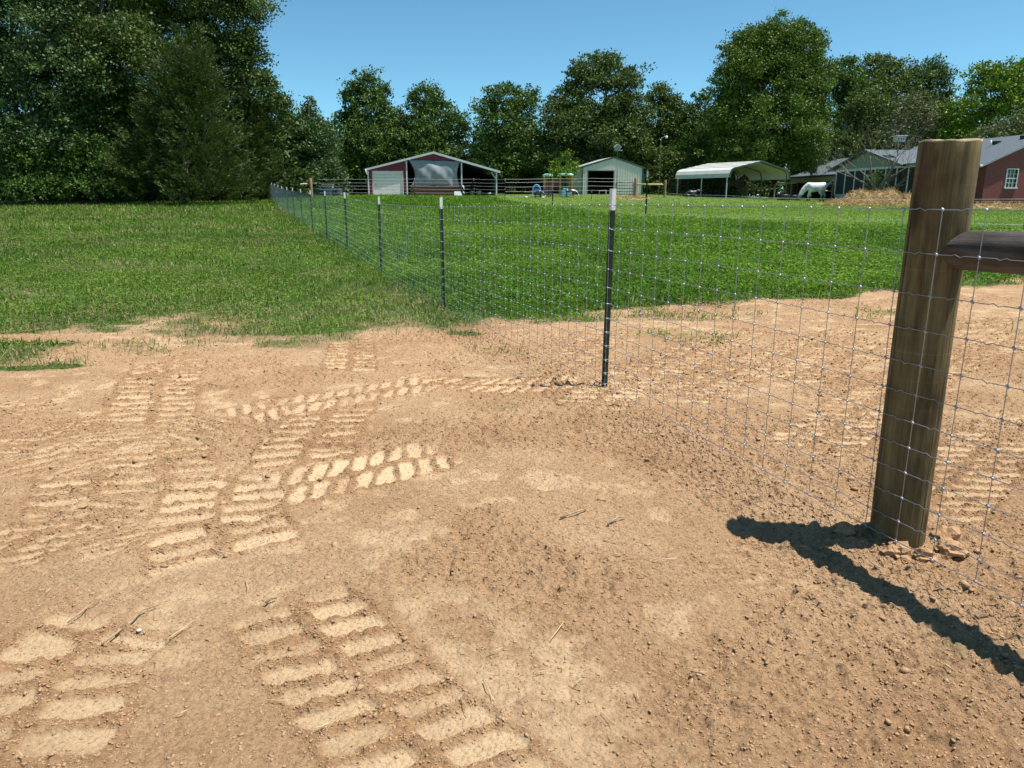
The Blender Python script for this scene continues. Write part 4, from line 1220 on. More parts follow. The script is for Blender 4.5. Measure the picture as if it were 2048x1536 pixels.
# --- grey metal shed
def shed():
    b0 = at(1163, 388, 66); g = th(b0.x + 2.8, b0.y)
    S = 66 / FPX
    W, D, zE, zR = (1290 - 1163) * S, 4.6, 2.40, 3.20
    xr = (1228 - 1163) * S
    root = thing('metal_shed', 'pale grey ribbed metal shed with green trim and a wide dark doorway', 'shed', (b0.x, b0.y, g), R(10))
    rz = lambda x: zE + (zR - zE) * (x / xr if x < xr else (W - x) / (W - xr))
    ox0, ox1, oz = (1175 - 1163) * S, (1229 - 1163) * S, 2.08
    w = MB()
    w.prism([(0, 0), (ox0, 0), (ox0, rz(ox0)), (0, zE)], 0, .05).prism([(ox0, oz), (ox1, oz), (ox1, rz(ox1)), (ox0, rz(ox0))], 0, .05)
    w.prism([(ox1, 0), (W, 0), (W, zE), (ox1, rz(ox1))], 0, .05)
    rib_wall(w, .12, ox0, 0, lambda x: rz(x) - .06, 0, .23)
    rib_wall(w, ox0, ox1, 0, lambda x: rz(x) - .06, oz + .04, .23)
    rib_wall(w, ox1 + .05, W - .1, 0, lambda x: rz(x) - .06, 0, .23)
    w.build('front_wall', shed_m, root)
    sw = MB().box(0, .05, .05, D, 0, zE)
    for i in range(18):
        sw.box(-.02, .001, .2 + i * .235, .25 + i * .235, 0, zE - .05)
    sw.build('side_wall', shed_m, root)
    MB().box(W - .05, W, .05, D, 0, zE).build('side_wall', shed_m, root)
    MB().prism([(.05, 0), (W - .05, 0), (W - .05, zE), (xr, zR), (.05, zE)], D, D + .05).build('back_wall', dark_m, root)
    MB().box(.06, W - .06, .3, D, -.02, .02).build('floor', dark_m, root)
    t = .06
    MB().prism([(-.18, zE - .07), (xr, zR + .02), (xr, zR + .02 + t), (-.18, zE - .07 + t)], -.03, D + .15).prism([(xr, zR + .02), (W + .18, zE - .07), (W + .18, zE - .07 + t), (xr, zR + .02 + t)], -.03, D + .15).build('roof', M('shed_roof', (.46, .50, .49), rough=.4), root)
    MB().prism([(-.2, zE - .16), (xr, zR - .05), (xr, zR + .10), (-.2, zE - .0)], -.065, -.032).prism([(xr + .001, zR - .05), (W + .2, zE - .16), (W + .2, zE), (xr + .001, zR + .10)], -.065, -.032).build('gable_trim', gtrim_m, root)
    MB().box(-.045, .10, -.035, -.021, 0, zE - .02).build('corner_trim', gtrim_m, root)
    MB().box(W - .10, W + .05, -.035, -.021, 0, zE - .02).build('corner_trim', gtrim_m, root)
    MB().box(ox0 - .04, ox0 + .03, -.03, -.002, 0, oz + .04).box(ox1 - .03, ox1 + .04, -.03, -.002, 0, oz + .04).box(ox0 + .03, ox1 - .03, -.03, -.002, oz - .03, oz + .04).build('door_frame', M('frame_grey', (.20, .21, .21), rough=.6), root)
    # bird house on a pole before the gable
    p = thing('bird_house', 'bird house on a thin pole in front of the shed gable', 'bird house', (b0.x + ox1 + .03, b0.y - .9, th(b0.x + ox1, b0.y - .9)))
    MB().tube([(0, 0, -.1), (0, 0, 3.72)], .03, 6).build('pole', M('pole_grey', (.20, .22, .22), rough=.5), p)
    MB().prism([(-.28, 3.72), (.22, 3.72), (.22, 4.02), (-.03, 4.22), (-.28, 4.02)], -.25, .25).build('box', M('house_grey', (.28, .33, .32), rough=.6), p)
    MB().prism([(-.34, 3.98), (-.03, 4.24), (.28, 3.98), (.28, 4.04), (-.03, 4.30), (-.34, 4.04)], -.32, .32).build('roof', white_m, p)
    MB().box(.22, .40, -.3, .3, 3.74, 3.78).build('perch', white_m, p)
    # white bench or seat in the doorway
    q = thing('bench', 'low white plastic bench standing at the shed doorway', 'bench', (b0.x + (1204 - 1163) * S, b0.y - .35, g))
    MB().bbox(-.32, .36, -.2, .2, .30, .38, .02).build('seat', white_m, q)
    for x in (-.28, .30):
        for y in (-.15, .15):
            MB().tube([(x, y, 0), (x, y, .31)], .03, 6).build('leg', white_m, q)
shed()

# --- white roofed carport, turned away to the left
def carport():
    c0 = gp(1456, 60); cz = c0.z - .05
    rz = math.atan2(.62, .80)
    root = thing('carport', 'open carport with a white rounded metal roof and green gable trim', 'carport', (c0.x, c0.y, cz), rz)
    W, D, zE, zR = 8.6, 5.6, 1.72, 3.15
    prof = [(-.02, zE), (0, zE + .32), (.16, zE + .60), (.42, zE + .76), (W / 2, zR), (W - .42, zE + .76), (W - .16, zE + .60), (W, zE + .32), (W + .02, zE)]
    def ro(d):
        out = []
        for i, (x, z) in enumerate(prof):
            cx = (W / 2 - x)
            l = math.hypot(cx, (1.2 - z))
            out.append((x + cx / l * d, z + (1.2 - z) / l * d))
        return out
    inn = ro(.05)
    r = MB()
    for i in range(len(prof) - 1):
        r.prism([prof[i], prof[i + 1], inn[i + 1], inn[i]], 0, D)
    for k, (x, z) in enumerate([(.9, 0), (1.8, 0), (2.7, 0), (3.6, 0), (5.0, 0), (5.9, 0), (6.8, 0), (7.7, 0)]):
        zz = zE + .76 + (zR - zE - .76) * (1 - abs(x - W / 2) / (W / 2 - .42))
        r.box(x - .03, x + .03, .01, D - .01, zz - .01, zz + .035)
    r.build('roof', M('white_roof_sheet', (.60, .60, .56), (.52, .52, .48), scale=1.6, rough=.4), root)
    u = ro(-.02)
    g_ = MB()
    v = ro(.13)
    for i in range(len(prof) - 1):
        g_.prism([u[i], u[i + 1], v[i + 1], v[i]], -.05, -.001)
    g_.build('gable_trim', gtrim_m, root)
    for y in (.25, D * .5, D - .25):
        b_ = MB()
        hp = ro(.11)
        b_.tube([(x, y, z) for x, z in hp], .035, 6)
        b_.build('rafter', gtrim_m, root)
        for x in (.04, W - .04):
            MB().box(x - .035, x + .035, y - .035, y + .035, -.5, zE + .05).build('leg', pvc_m if x < 1 else gtrim_m, root)
    return root, rz
CARP, CRZ = carport()

# --- brick house: local a (y) runs away along the ridge, b (x) across to the right
def house():
    O = at(1962, 409, 52)
    g = th(O.x + 1, O.y) - .1
    rz = math.atan2(.17, .985)
    root = thing('brick_house', 'long low red brick house with grey shingle roof and screened porch', 'house', (O.x, O.y, g), rz)
    W, L1, L2 = 9.4, 13.0, 25.0
    e, rd = 3.94 - g, 5.95 - g
    gb = MB()
    win = (1.72, 2.55, 1.30, 2.52)        # x0 x1 z0 z1 of the gable window
    ga = lambda x: e + (rd - e) * (1 - abs(x - W / 2) / (W / 2))
    gb.prism([(0, -.3), (win[0], -.3), (win[0], ga(win[0])), (0, e)], 0, .2)
    gb.prism([(win[0], -.3), (win[1], -.3), (win[1], win[2]), (win[0], win[2])], 0, .2)
    gb.prism([(win[0], win[3]), (win[1], win[3]), (win[1], ga(win[1])), (win[0], ga(win[0]))], 0, .2)
    gb.prism([(win[1], -.3), (W, -.3), (W, e), (W / 2, rd), (win[1], ga(win[1]))], 0, .2)
    gb.build('gable_wall', brick_m, root)
    MB().box(0, .2, .2, L1, -.3, e).box(W - .2, W, .2, L1, -.3, e).box(.2, W - .2, L1 - .2, L1, -.3, e).build('side_wall', brick_m, root)
    t, ov, eo = .12, .17, .60
    sl = (rd - e) / (W / 2)
    r = MB()
    r.prism([(-eo, e - eo * sl), (W / 2, rd), (W / 2, rd + t), (-eo, e - eo * sl + t)], -ov, L1 + .3)
    r.prism([(W / 2, rd), (W + eo, e - eo * sl), (W + eo, e - eo * sl + t), (W / 2, rd + t)], -ov, L1 + .3)
    ro_ = r.build('roof', shingle_m, root)
    for a, x in ((3.0, 3.4), (1.2, 4.0), (5.6, 3.4)):
        z = ga(x) + t
        MB().box(x - .22, x + .2, a, a + .4, z - .05, z + .16).build('roof_vent', black_m if a < 5 else shingle_m, ro_)
    MB().tube([(2.9, 3.2, ga(2.9)), (2.9, 3.2, ga(2.9) + .55)], .05, 6).build('vent_pipe', white_m, ro_)
    ft = MB()
    ft.prism([(-eo, e - eo * sl - .06), (W / 2, rd - .06), (W / 2, rd + t - .01), (-eo, e - eo * sl + t - .01)], -ov - .03, -ov - .001)
    ft.prism([(W / 2 + .001, rd - .06), (W + eo, e - eo * sl - .06), (W + eo, e - eo * sl + t - .01), (W / 2 + .001, rd + t - .01)], -ov - .03, -ov - .001)
    ft.build('gable_fascia', M('blue_grey_trim', (.34, .38, .42), rough=.5), root)
    MB().box(-eo - .10, -eo - .002, -ov, L2, e - eo * sl - .02, e - eo * sl + .10).build('gutter', M('gutter_dark', (.10, .115, .125), rough=.5), root)
    MB().lathe([(.0, -.09), (.09, -.05), (.10, .03), (.05, .09)], 12, (-eo - .05, -ov - .06, e - eo * sl + .03)).build('gutter_end', white_m, root)
    # window in the gable
    wf = MB().box(win[0] - .06, win[0], -.04, .06, win[2], win[3] + .06).box(win[1], win[1] + .06, -.04, .06, win[2], win[3] + .06).box(win[0], win[1], -.04, .06, win[3], win[3] + .06)
    wf.box(win[0], win[1], -.01, .05, (win[2] + win[3]) / 2 - .03, (win[2] + win[3]) / 2 + .03)
    for k in (1, 2):
        x = win[0] + (win[1] - win[0]) * k / 3
        wf.box(x - .012, x + .012, -.0, .04, win[2], win[3])
    for k in (1, 3):
        z = win[2] + (win[3] - win[2]) * k / 4
        wf.box(win[0], win[1], .002, .038, z - .012, z + .012)
    wo_ = wf.build('window', white_m, root)
    MB().box(win[0], win[1], .06, .08, win[2], win[3]).build('pane', glass_m, wo_)
    MB().box(win[0] - .12, win[1] + .1, -.12, .02, win[2] - .09, win[2] - .002).build('sill', white_m, wo_)
    MB().box(4.55, 5.35, -.05, .02, ga(4.7) - 1.15, ga(4.7) - .35).build('gable_vent', white_m, root)
    MB().box(2.55, 3.35, -.03, .02, .02, .48).build('crawl_vent', M('rust_panel', (.16, .05, .04), rough=.8), root)
    # screened porch on the left side
    px0, a0, a1 = -3.7, 1.8, 12.0
    pg0, pg1, pe = 3.6, 12.6, e - .10
    kz = .95
    MB().box(px0, px0 + .1, a0, a1, -.3, kz).box(px0 + .1, -.0, a0, a0 + .1, -.3, kz).build('knee_wall', knee_m, root)
    for k in range(9):
        a = a0 + (a1 - a0) * k / 8
        MB().box(px0 - .02, px0 + .10, a - .05, a + .05, kz + .001, pe - .1).build('mullion', white_m, root)
    for k in range(4):
        x = px0 + .15 + (-.25 - px0) * k / 3.2
        MB().box(x - .04, x + .04, a0 - .02, a0 + .1, kz + .001, pe - .1).build('mullion', white_m, root)
    MB().box(px0 + .03, px0 + .06, a0 + .1, a1, kz, pe - .1).box(px0 + .06, -.02, a0 + .03, a0 + .06, kz, pe - .1).build('insect_screen', screen_m, root)
    MB().box(px0 - .03, px0 + .12, a0 - .03, a1 + .03, pe - .1, pe + .08).box(px0 + .12, -.0, a0 - .03, a0 + .12, pe - .1, pe + .08).build('header_beam', white_m, root)
    pk = 5.20 - g
    am = (pg0 + pg1) / 2
    MB().prism([(pg0 + .3, pe + .081), (pg1 - .3, pe + .081), (am, pk - .05)], px0 + .0, px0 + .08, 'x').build('porch_gable', sid_m, root)
    MB().prism([(pg0 - .2, pe - .02), (am, pk), (am, pk + .12), (pg0 - .2, pe + .10)], px0 - .35, W / 2 - .6, 'x').prism([(am, pk), (pg1 + .2, pe - .02), (pg1 + .2, pe + .10), (am, pk + .12)], px0 - .35, W / 2 - .6, 'x').build('porch_roof', shingle_m, root)
    MB().prism([(px0 - .3, pe + .06), (-.0, pe + .42), (-.0, pe + .52), (px0 - .3, pe + .16)], a0 - .4, pg0 - .21).build('porch_shed_roof', shingle_m, root)
    # garage end
    gr_e = e - .05
    MB().prism([(-.7, gr_e - .28), (W / 2 - 1, rd - .55), (W / 2 - 1, rd - .43), (-.7, gr_e - .16)], L1 + .31, L2).prism([(W / 2 - 1, rd - .55), (W - 1, gr_e - .2), (W - 1, gr_e - .08), (W / 2 - 1, rd - .43)], L1 + .31, L2).build('garage_roof', shingle_m, root)
    MB().box(-.55, -.40, L1 + .31, L2 - .3, gr_e - .72, gr_e - .28).build('garage_beam', M('tan_beam', (.34, .32, .18), rough=.7), root)
    for a in (L1 + .45, L1 + 4.2, L1 + 8.0, L2 - .4):
        MB().box(-.52, -.42, a - .06, a + .06, -.4, gr_e - .72).build('garage_post', raw_m if a > L1 + 2 else white_m, root)
    MB().box(W - 1.4, W - 1.2, L1 + .3, L2, -.3, gr_e - .1).box(-.3, W - 1.4, L2 - .6, L2 - .4, -.3, gr_e).build('garage_wall', M('garage_brown', (.06, .038, .030), rough=.85), root)
    # things by the gable wall
    Mx = Matrix.Translation((O.x, O.y, g)) @ Matrix.Rotation(rz, 4, 'Z')
    def place(x, y, z): return Mx @ Vector((x, y, z))
    q = thing('heat_pump', 'grey heat pump unit on the ground at the brick gable wall', 'air conditioner', place(4.5, -.9, th(*place(4.5, -.9, 0)[:2]) - g), rz)
    c = MB().bbox(-.55, .55, -.4, .4, .08, .85, .03).build('cabinet', M('unit_grey', (.20, .22, .22), rough=.5), q)
    for k in range(9):
        MB().box(-.5, .5, -.412, -.40, .15 + k * .075, .18 + k * .075).build('grille_slat', black_m, q) if k % 2 == 0 else None
    MB().box(-.65, .65, -.5, .5, -.1, .079).build('pad', conc_m, q)
    q = thing('utility_meter', 'dark double meter box on the brick gable wall', 'meter', place(3.95, -.06, 1.05), rz)
    for x in (-.17, .2):
        a = MB().lathe([(.15, 0), (.16, .08), (.12, .14)], 14); me = a.mesh('dial'); me.transform(Matrix.Translation((x, 0, x * .2)) @ Matrix.Rotation(R(90), 4, 'X'))
        link('dial', me, black_m, q)
    MB().tube([(-.1, .0, -.9), (-.1, 0, 0), (.1, -.0, .05)], .03, 6).build('conduit', black_m, q)
    return root, place
HOUSE, HPL = house()

# ------------------------------------------------------------------ far corner of the woven fence
f0 = gp(540, 58.2)
def plain_post(lab, p, h, r=.10, grp='round wooden posts of the far fences', mat=None):
    o = MB().lathe([(r * 1.03, -.2), (r, 0), (r * .98, h * .5), (r * .97, h - .02), (r * .90, h)], 14).build('wooden_post', mat or fw_m, None, p)
    return tag(o, lab, 'fence post', grp)
grey_w = M('grey_post_wood', (.30, .26, .17), (.20, .17, .11), scale=6, rough=.85, bump=.01, bscale=40, stretch=(1, 1, .2))
plain_post('grey wooden end post where the woven wire fence meets the wood', gp(545, 59.0), 1.50, .16, mat=grey_w)
plain_post('grey wooden post just behind the end post of the woven wire fence', gp(537, 60.0), 1.52, .13, mat=grey_w)
plain_post('tall brown wooden post at the right end of the pale far rail', gp(623, 58.6), 1.60, .14)
a, b = gp(549, 59.0), gp(621, 58.6)
o = MB().tube([(0, 0, 0), (b.x - a.x, b.y - a.y, b.z - a.z + .12)], .07, 10).build('fence_rail', raw_m, None, (a.x, a.y, a.z + 1.05))
tag(o, 'pale peeled rail between the two far corner posts', 'fence rail')
p = gp(610, 61.5)
o = MB().bbox(-2.7, 3.0, -.6, .9, .05, .82, .12).build('covered_trailer', M('slate_tarp', (.040, .068, .098), (.028, .048, .070), scale=1.2, rough=.45, bump=.04, bscale=5), None, p)
tag(o, 'long low slate blue covered heap behind the far corner rail', 'covered heap')
p = gp(660, 61.2)
q = thing('plastic_bin', 'grey bin standing left of the red barn behind the wires', 'bin', p)
MB().bbox(-.38, .30, -.3, .3, .02, .98, .04).build('body', M('bin_grey', (.24, .25, .29), rough=.6), q)
MB().bbox(-.42, .34, -.34, .34, .981, 1.05, .02).build('lid', M('bin_lid', (.30, .31, .35), rough=.6), q)
p = gp(683, 61.8)
o = MB().bbox(-.6, .6, -.3, .3, .05, .30, .03).box(-.55, .3, -.2, .2, .35, .42).box(-.05, .05, -.1, .1, .29, .36).build('work_table', M('grey_board', (.42, .42, .42), rough=.6), None, p)
tag(o, 'low grey table of boards between the bin and the barn', 'table')

# ------------------------------------------------------------------ fences of the yard
thinw = M('thin_wire', (.60, .60, .58), rough=.5, metal=.2)
def wire_run(name, label, pts, hs, r, group, sag=.03):
    root = thing(name, label, 'wire fence', pts[0], 0, group)
    for h in hs:
        P = []
        for i in range(len(pts) - 1):
            a, b = Vector(pts[i]), Vector(pts[i + 1])
            for k in range(6):
                t = k / 6
                q = a.lerp(b, t) - Vector(pts[0])
                P.append((q.x, q.y, q.z + h - sag * 4 * t * (1 - t)))
        q = Vector(pts[-1]) - Vector(pts[0])
        P.append((q.x, q.y, q.z + h))
        V, Q = np_tube(np.array(P), np.full(len(P), r), 5)
        link('wire', np_mesh('wire', V, Q, smooth=True), thinw, root)
    return root
def thin_post(lab, p, h, tip=0, r=.02):
    root = thing('steel_post', lab, 'fence post', p, 0, 'thin dark steel posts of the yard fences')
    MB().prism([(a_ * r / .0185, b_ * r / .0185) for a_, b_ in T_SEC], -.1, h - tip, 'z').build('post_shaft', green_m, root)
    if tip:
        MB().prism([(a_ * r / .0185, b_ * r / .0185) for a_, b_ in T_SEC], h - tip + .001, h, 'z').build('white_tip', tip_m, root)
    for z in (h - tip - .1, h - tip - .75):
        MB().bbox(-.03, .03, -.04, .02, z, z + .06, .01).build('insulator', tip_m, root)
    return root
g1 = [gp(x, z) for x, z in ((640, 60), (692, 60), (830, 60), (948, 60), (1010, 58))]
WG = 'thin wire fences of the farm yard'
wire_run('wire_fence', 'fence of many thin level wires in front of the red barn', g1, (.15, .42, .70, .95, 1.20, 1.48), .008, WG)
for p, lab in zip(g1[1:], ('thin dark post with white tip left of the red barn', 'thin dark post before the left part of the grey tarp', 'thin dark post before the open bay of the barn', 'thin dark post with white tip right of the red barn')):
    thin_post(lab, p, 1.55, .1, .022)
g2 = [gp(x, z) for x, z in ((1010, 58), (1097, 60), (1183, 60), (1268, 60))]
wire_run('wire_fence', 'fence of thin wires between the red barn and the grey shed', g2, (.2, .55, .9, 1.25, 1.5), .008, WG)
thin_post('thin dark post standing before the small play tower', g2[1], 1.60, 0, .022)
thin_post('short dark post in the grass before the shed doorway', gp(1183, 57), .62, 0, .022)
g3 = [gp(1012, 55), gp(1105, 41), gp(1291, 26.6), gp(2047, 18.3), gp(2500, 17)]
wire_run('electric_fence', 'two strand electric fence along the far edge of the tall grass', g3, (.18, .80), .0045, WG, .05)
thin_post('thin dark post nearer the play house, at the bend of the tall grass', g3[1], 1.05, 0, .03)
thin_post('tall thin post with white tip in the grass, in line with the shed corner', g3[2], 1.66, .22, .028)
thin_post('thin dark post in the grass at the right picture edge', g3[3], .92, 0, .024)
g4 = [gp(x, z) for x, z in ((1335, 58), (1460, 55), (1600, 52), (1800, 47), (2060, 42))]
wire_run('wire_fence', 'wires crossing before the carport, the hay heap and the brick house', g4, (.02, .42), .006, WG)
# brown posts with a pale rail by the shed
plain_post('brown wooden post at the left end of the pale rail before the shed', gp(1270, 60), 1.52, .12)
plain_post('brown wooden post at the right end of the pale rail before the shed', gp(1329, 60), 1.36, .11)
plain_post('brown wooden post under the right half of the carport', gp(1493, 66), 1.3, .09)
plain_post('brown wooden post behind the carport, nearer the white horse', gp(1547, 66), 1.3, .09)
plain_post('brown wooden post behind the tail of the white horse', gp(1663, 68), 1.35, .10)
for (xa, xb, z, h, lab) in ((1273, 1328, 60, 1.02, 'pale rail between the two brown posts before the shed'), (1494, 1546, 66, .92, 'pale rail between the posts behind the carport'), (1640, 1662, 68, .85, 'short pale rail behind the white horse')):
    a, b = gp(xa, z), gp(xb, z)
    o = MB().tube([(0, 0, 0), (b.x - a.x, b.y - a.y, b.z - a.z)], .06, 8).build('fence_rail', raw_m, None, (a.x, a.y, a.z + h))
    tag(o, lab, 'fence rail', 'pale rails of the yard fences')

# tube gate and corral panels
def panel(label, xa, xb, z, h, rails, grp, name='corral_panel', cat='panel', r=.022, r2=None):
    a, b = gp(xa, z), gp(xb, r2 or z)
    root = thing(name, label, cat, a, 0, grp)
    d = b - a
    fr = MB().tube([(0, 0, .05), (0, 0, h - .1), (d.x * .04, d.y * .04, h + d.z * .04), (d.x * .96, d.y * .96, h + d.z * .96), (d.x, d.y, h - .1 + d.z), (d.x, d.y, .05 + d.z)], r * 1.2, 6)
    fr.build('frame', black_m, root)
    for k in range(rails):
        zz = .2 + (h - .25) * k / rails
        MB().tube([(0, 0, zz), (d.x, d.y, d.z + zz)], r, 6).build('rail', black_m, root)
    return root
panel('black tube gate leaning open against the shed wall', 1231, 1266, 61, 1.15, 4, None, 'tube_gate', 'gate', .026)
CP_ = 'black corral panels round the carport'
for (xa, xb, za, zb, lab) in ((1336, 1366, 63, 63, 'black corral panel left of the carport, by the brown post'), (1366, 1395, 63, 63, 'black corral panel under the left end of the carport'), (1395, 1425, 63, 63, 'black corral panel behind the left carport legs'),
                              (1425, 1457, 63, 62, 'black corral panel behind the middle carport leg'), (1470, 1500, 62, 64, 'black corral panel right of the front carport leg'), (1500, 1540, 64, 66, 'black corral panel under the carport gable'), (1540, 1592, 66, 66, 'black corral panel at the right carport leg'),
                              (1592, 1662, 70, 70, 'black corral panel behind the white horse')):
    panel(lab, xa, xb, za, 1.45, 5, CP_, r2=zb)
for (x, z, w, h, lab) in ((1566, 61, .55, .5, 'black trough right of the carport leg'), (1585, 65.5, .5, .45, 'black feed tub left of the white horse head'), (1668, 63, .35, .45, 'black tub behind the hay heap, by the porch')):
    q = MB().lathe([(w * .8, 0), (w, h), (w * .94, h), (w * .75, .06)], 16).build('trough', black_m, None, gp(x, z))
    tag(q, lab, 'trough', 'black feed tubs')

# ------------------------------------------------------------------ play house, toys, lamp, bird box, hay
def play():
    p = gp(1112, 63)
    root = thing('play_house', 'plastic play house of two tan towers with mint roofs and a red bridge', 'play house', p)
    tan = M('tan_plastic', (.46, .25, .10), (.38, .20, .08), rough=.5)
    mint = M('mint_plastic', (.36, .68, .58), (.30, .60, .50), rough=.5)
    redp = M('maroon_plastic', (.24, .040, .050), (.19, .03, .04), rough=.5)
    S = 63 / FPX
    for cx, w, h, base in (((1096 - 1112) * S, .34, 1.60, .78), ((1131 - 1112) * S, .50, 1.66, .0)):
        for sx in (-1, 1):
            for sy in (-1, 1):
                MB().bbox(cx + sx * w - .07, cx + sx * w + .07, sy * .45 - .07, sy * .45 + .07, 0, h, .02).build('tower_post', tan, root)
        MB().bbox(cx - w, cx + w, .40, .48, .0, h - .1, .02).build('tower_panel', tan, root)
        MB().bbox(cx - w + .02, cx + w - .02, -.50, -.42, base, base + .42, .02).build('tower_panel', redp if base else tan, root)
        MB().lathe([(w + .04, h), (w + .16, h + .03), (w + .15, h + .15), (w * .8, h + .24), (.05, h + .26)], 18, (cx, 0, 0)).build('tower_roof', mint, root)
    br = MB()
    for k in range(4):
        br.bbox(-.36, .28, -.46, -.40, .72 + k * .16, .82 + k * .16, .01)
    for x in (-.34, -.18, -.02, .14, .27):
        br.bbox(x - .03, x + .03, -.40, -.36, .70, 1.36, .01)
    br.build('bridge_rail', redp, root)
    MB().bbox(-.36, .3, -.36, .36, .60, .68, .02).build('bridge_deck', redp, root)
    MB().bbox(-1.05, -.36, -.56, -.50, .02, .62, .03).build('lower_panel', M('purple_plastic', (.10, .045, .075), rough=.5), root)
play()
p = gp(1073, 61.5)
q = thing('play_arch', 'blue plastic toy with an arched hood in the grass left of the play house', 'toy', p)
blue_m = M('blue_plastic', (.045, .20, .52), (.035, .15, .42), rough=.4)
cy_m = M('cyan_plastic', (.10, .46, .60), (.08, .38, .52), rough=.4)
MB().bbox(-.36, .36, -.3, -.22, .30, .66, .03).build('front_panel', blue_m, q)
for x in (-.36, .30):
    MB().bbox(x - .02, x + .08, -.28, .3, .02, .62, .02).build('side_panel', cy_m if x > 0 else white_m, q)
MB().tube([(.30 * math.cos(t), 0, .60 + .38 * math.sin(t)) for t in np.linspace(0, math.pi, 14)], .05, 8).build('hood', cy_m, q)
MB().lathe([(.28, 0), (.28, .03)], 18, (0, 0, 0)).build('floor', blue_m, q)
p = gp(1131, 60.8)
q = thing('toy_chair', 'bright cyan plastic chair in front of the play house', 'chair', p)
MB().bbox(-.22, .22, .12, .20, .28, .72, .04).build('backrest', cy_m, q)
MB().bbox(-.24, .24, -.2, .20, .22, .30, .03).build('seat', cy_m, q)
for x in (-.26, .26):
    MB().bbox(x - .04, x + .04, -.2, .2, .30, .55, .03).build('armrest', cy_m, q)
    MB().bbox(x - .05, x + .03, -.2, -.1, 0, .22, .01).build('leg', cy_m, q)
p = gp(1317, 66)
q = thing('yard_lamp', 'thin pole with a small white lamp before the trees right of the shed', 'lamp post', p)
MB().tube([(0, 0, -.1), (0, 0, 4.6), (.05, 0, 4.95)], .028, 8).build('pole', M('pole_pale', (.20, .20, .18), rough=.6), q)
MB().tube([(.05, 0, 4.9), (.42, -.05, 5.05)], .02, 6).build('arm', M('arm_pale', (.4, .4, .4), rough=.5), q)
MB().lathe([(.04, .08), (.11, .02), (.13, -.06), (.08, -.14), (.02, -.16)], 14, (.46, -.05, 5.0)).build('lamp_shade', white_m, q)
p = gp(1783, 57)
q = thing('bird_house', 'white flat roofed bird house on a tall pole above the bare tree', 'bird house', p)
MB().tube([(0, 0, -.1), (0, 0, 4.55)], .035, 8).build('pole', M('pole_dark', (.16, .17, .16), rough=.6), q)
hb = MB().bbox(-.34, .34, -.28, .28, 4.55, 4.92, .02).build('box', M('box_white', (.62, .63, .65), rough=.6), q)
for x in (-.18, .02, .20):
    a = MB().lathe([(.05, 0), (.05, .02)], 12); me = a.mesh('entrance_hole'); me.transform(Matrix.Translation((x, -.285, 4.74)) @ Matrix.Rotation(R(90), 4, 'X'))
    link('entrance_hole', me, black_m, hb)
MB().bbox(-.46, .46, -.4, .4, 4.93, 5.0, .02).build('roof', white_m, q)

def hay(label, px0, px1, z, humps, seed, strands, hmax):
    a, b = gp(px0, z), gp(px1, z)
    c = (a + b) / 2
    rx = (b.x - a.x) / 2
    ry = max(1.0, rx * .55)
    n, m = 90, 60
    u, v = np.meshgrid(np.linspace(-1.05, 1.05, n), np.linspace(-1.05, 1.05, m))
    X, Y = u * rx, v * ry
    Hh = np.zeros(X.shape)
    for (hx, hy, hr, hh) in humps:
        Hh = np.maximum(Hh, hh * np.exp(-((u - hx) / hr) ** 2 - ((v - hy) / (hr * 1.9)) ** 2))
    edge = sst(1.0, .72, np.sqrt(u ** 2 + v ** 2))
    nz = fbm(X * 1.6 + seed, Y * 1.6, seed, 5) - .5
    Hh = (Hh * (1 + .5 * nz) + .10 + .30 * nz * hmax) * edge + (fbm(X * 9, Y * 9, seed + 3, 3) - .5) * .12 * hmax * edge
    G = TH(c.x + X, c.y + Y) - c.z
    idx = np.arange(n * m).reshape(m, n)
    Q = np.stack([idx[:-1, :-1], idx[:-1, 1:], idx[1:, 1:], idx[1:, :-1]], -1).reshape(-1, 4)
    V = np.stack([X, Y, G + Hh - .04], -1).reshape(-1, 3)
    r = np.random.default_rng(seed)
    uu, vv = r.uniform(-1, 1, strands), r.uniform(-1, 1, strands)
    k = uu ** 2 + vv ** 2 < .96
    uu, vv = uu[k], vv[k]
    iu, iv = ((uu + 1.05) / 2.1 * (n - 1)).astype(int), ((vv + 1.05) / 2.1 * (m - 1)).astype(int)
    P = np.stack([uu * rx, vv * ry, (G + Hh)[iv, iu] - .03], -1)
    az = r.random(len(P)) * 6.283
    el = r.normal(.15, .35, len(P))
    D = np.stack([np.cos(az) * np.cos(el), np.sin(az) * np.cos(el), np.sin(el)], -1)
    L = .14 + .34 * r.random(len(P))
    V2, Q2, _ = leaf_cards(P, D, L, L * .05, r.random(len(P)) * 3, None)
    T = np.concatenate([np.full(len(Q), .45), np.clip(r.normal(.5, .25, len(Q2)), 0, 1)])
    me = np_mesh('hay_pile', np.concatenate([V, V2]), np.concatenate([Q, Q2 + len(V)]), face_attr=dict(tint=T))
    return tag(link('hay_pile', me, hay_m, None, c), label, 'hay', 'heaps of loose hay')
hay_m = leaf_mat('hay', [(.20, .135, .060), (.36, .25, .115), (.48, .35, .175), (.62, .49, .27)], rough=.75, spec=.15, trans=0)
hay('big heap of loose golden hay in front of the porch, below the bare tree', 1640, 1858, 50, [(-.22, .1, .26, .98), (.32, .1, .20, .92), (.05, 0, .30, .70), (.60, 0, .26, .60), (-.55, -.1, .25, .34)], 8, 26000, 1.0)
hay('low flat spread of trampled hay right of the wooden post', 1925, 2130, 42, [(-.4, 0, .4, .12), (.4, 0, .4, .14)], 9, 9000, .25)
hay('thin pale strip of hay on the grass before the grey shed', 1222, 1310, 57, [(0, 0, .6, .04)], 10, 3000, .1)

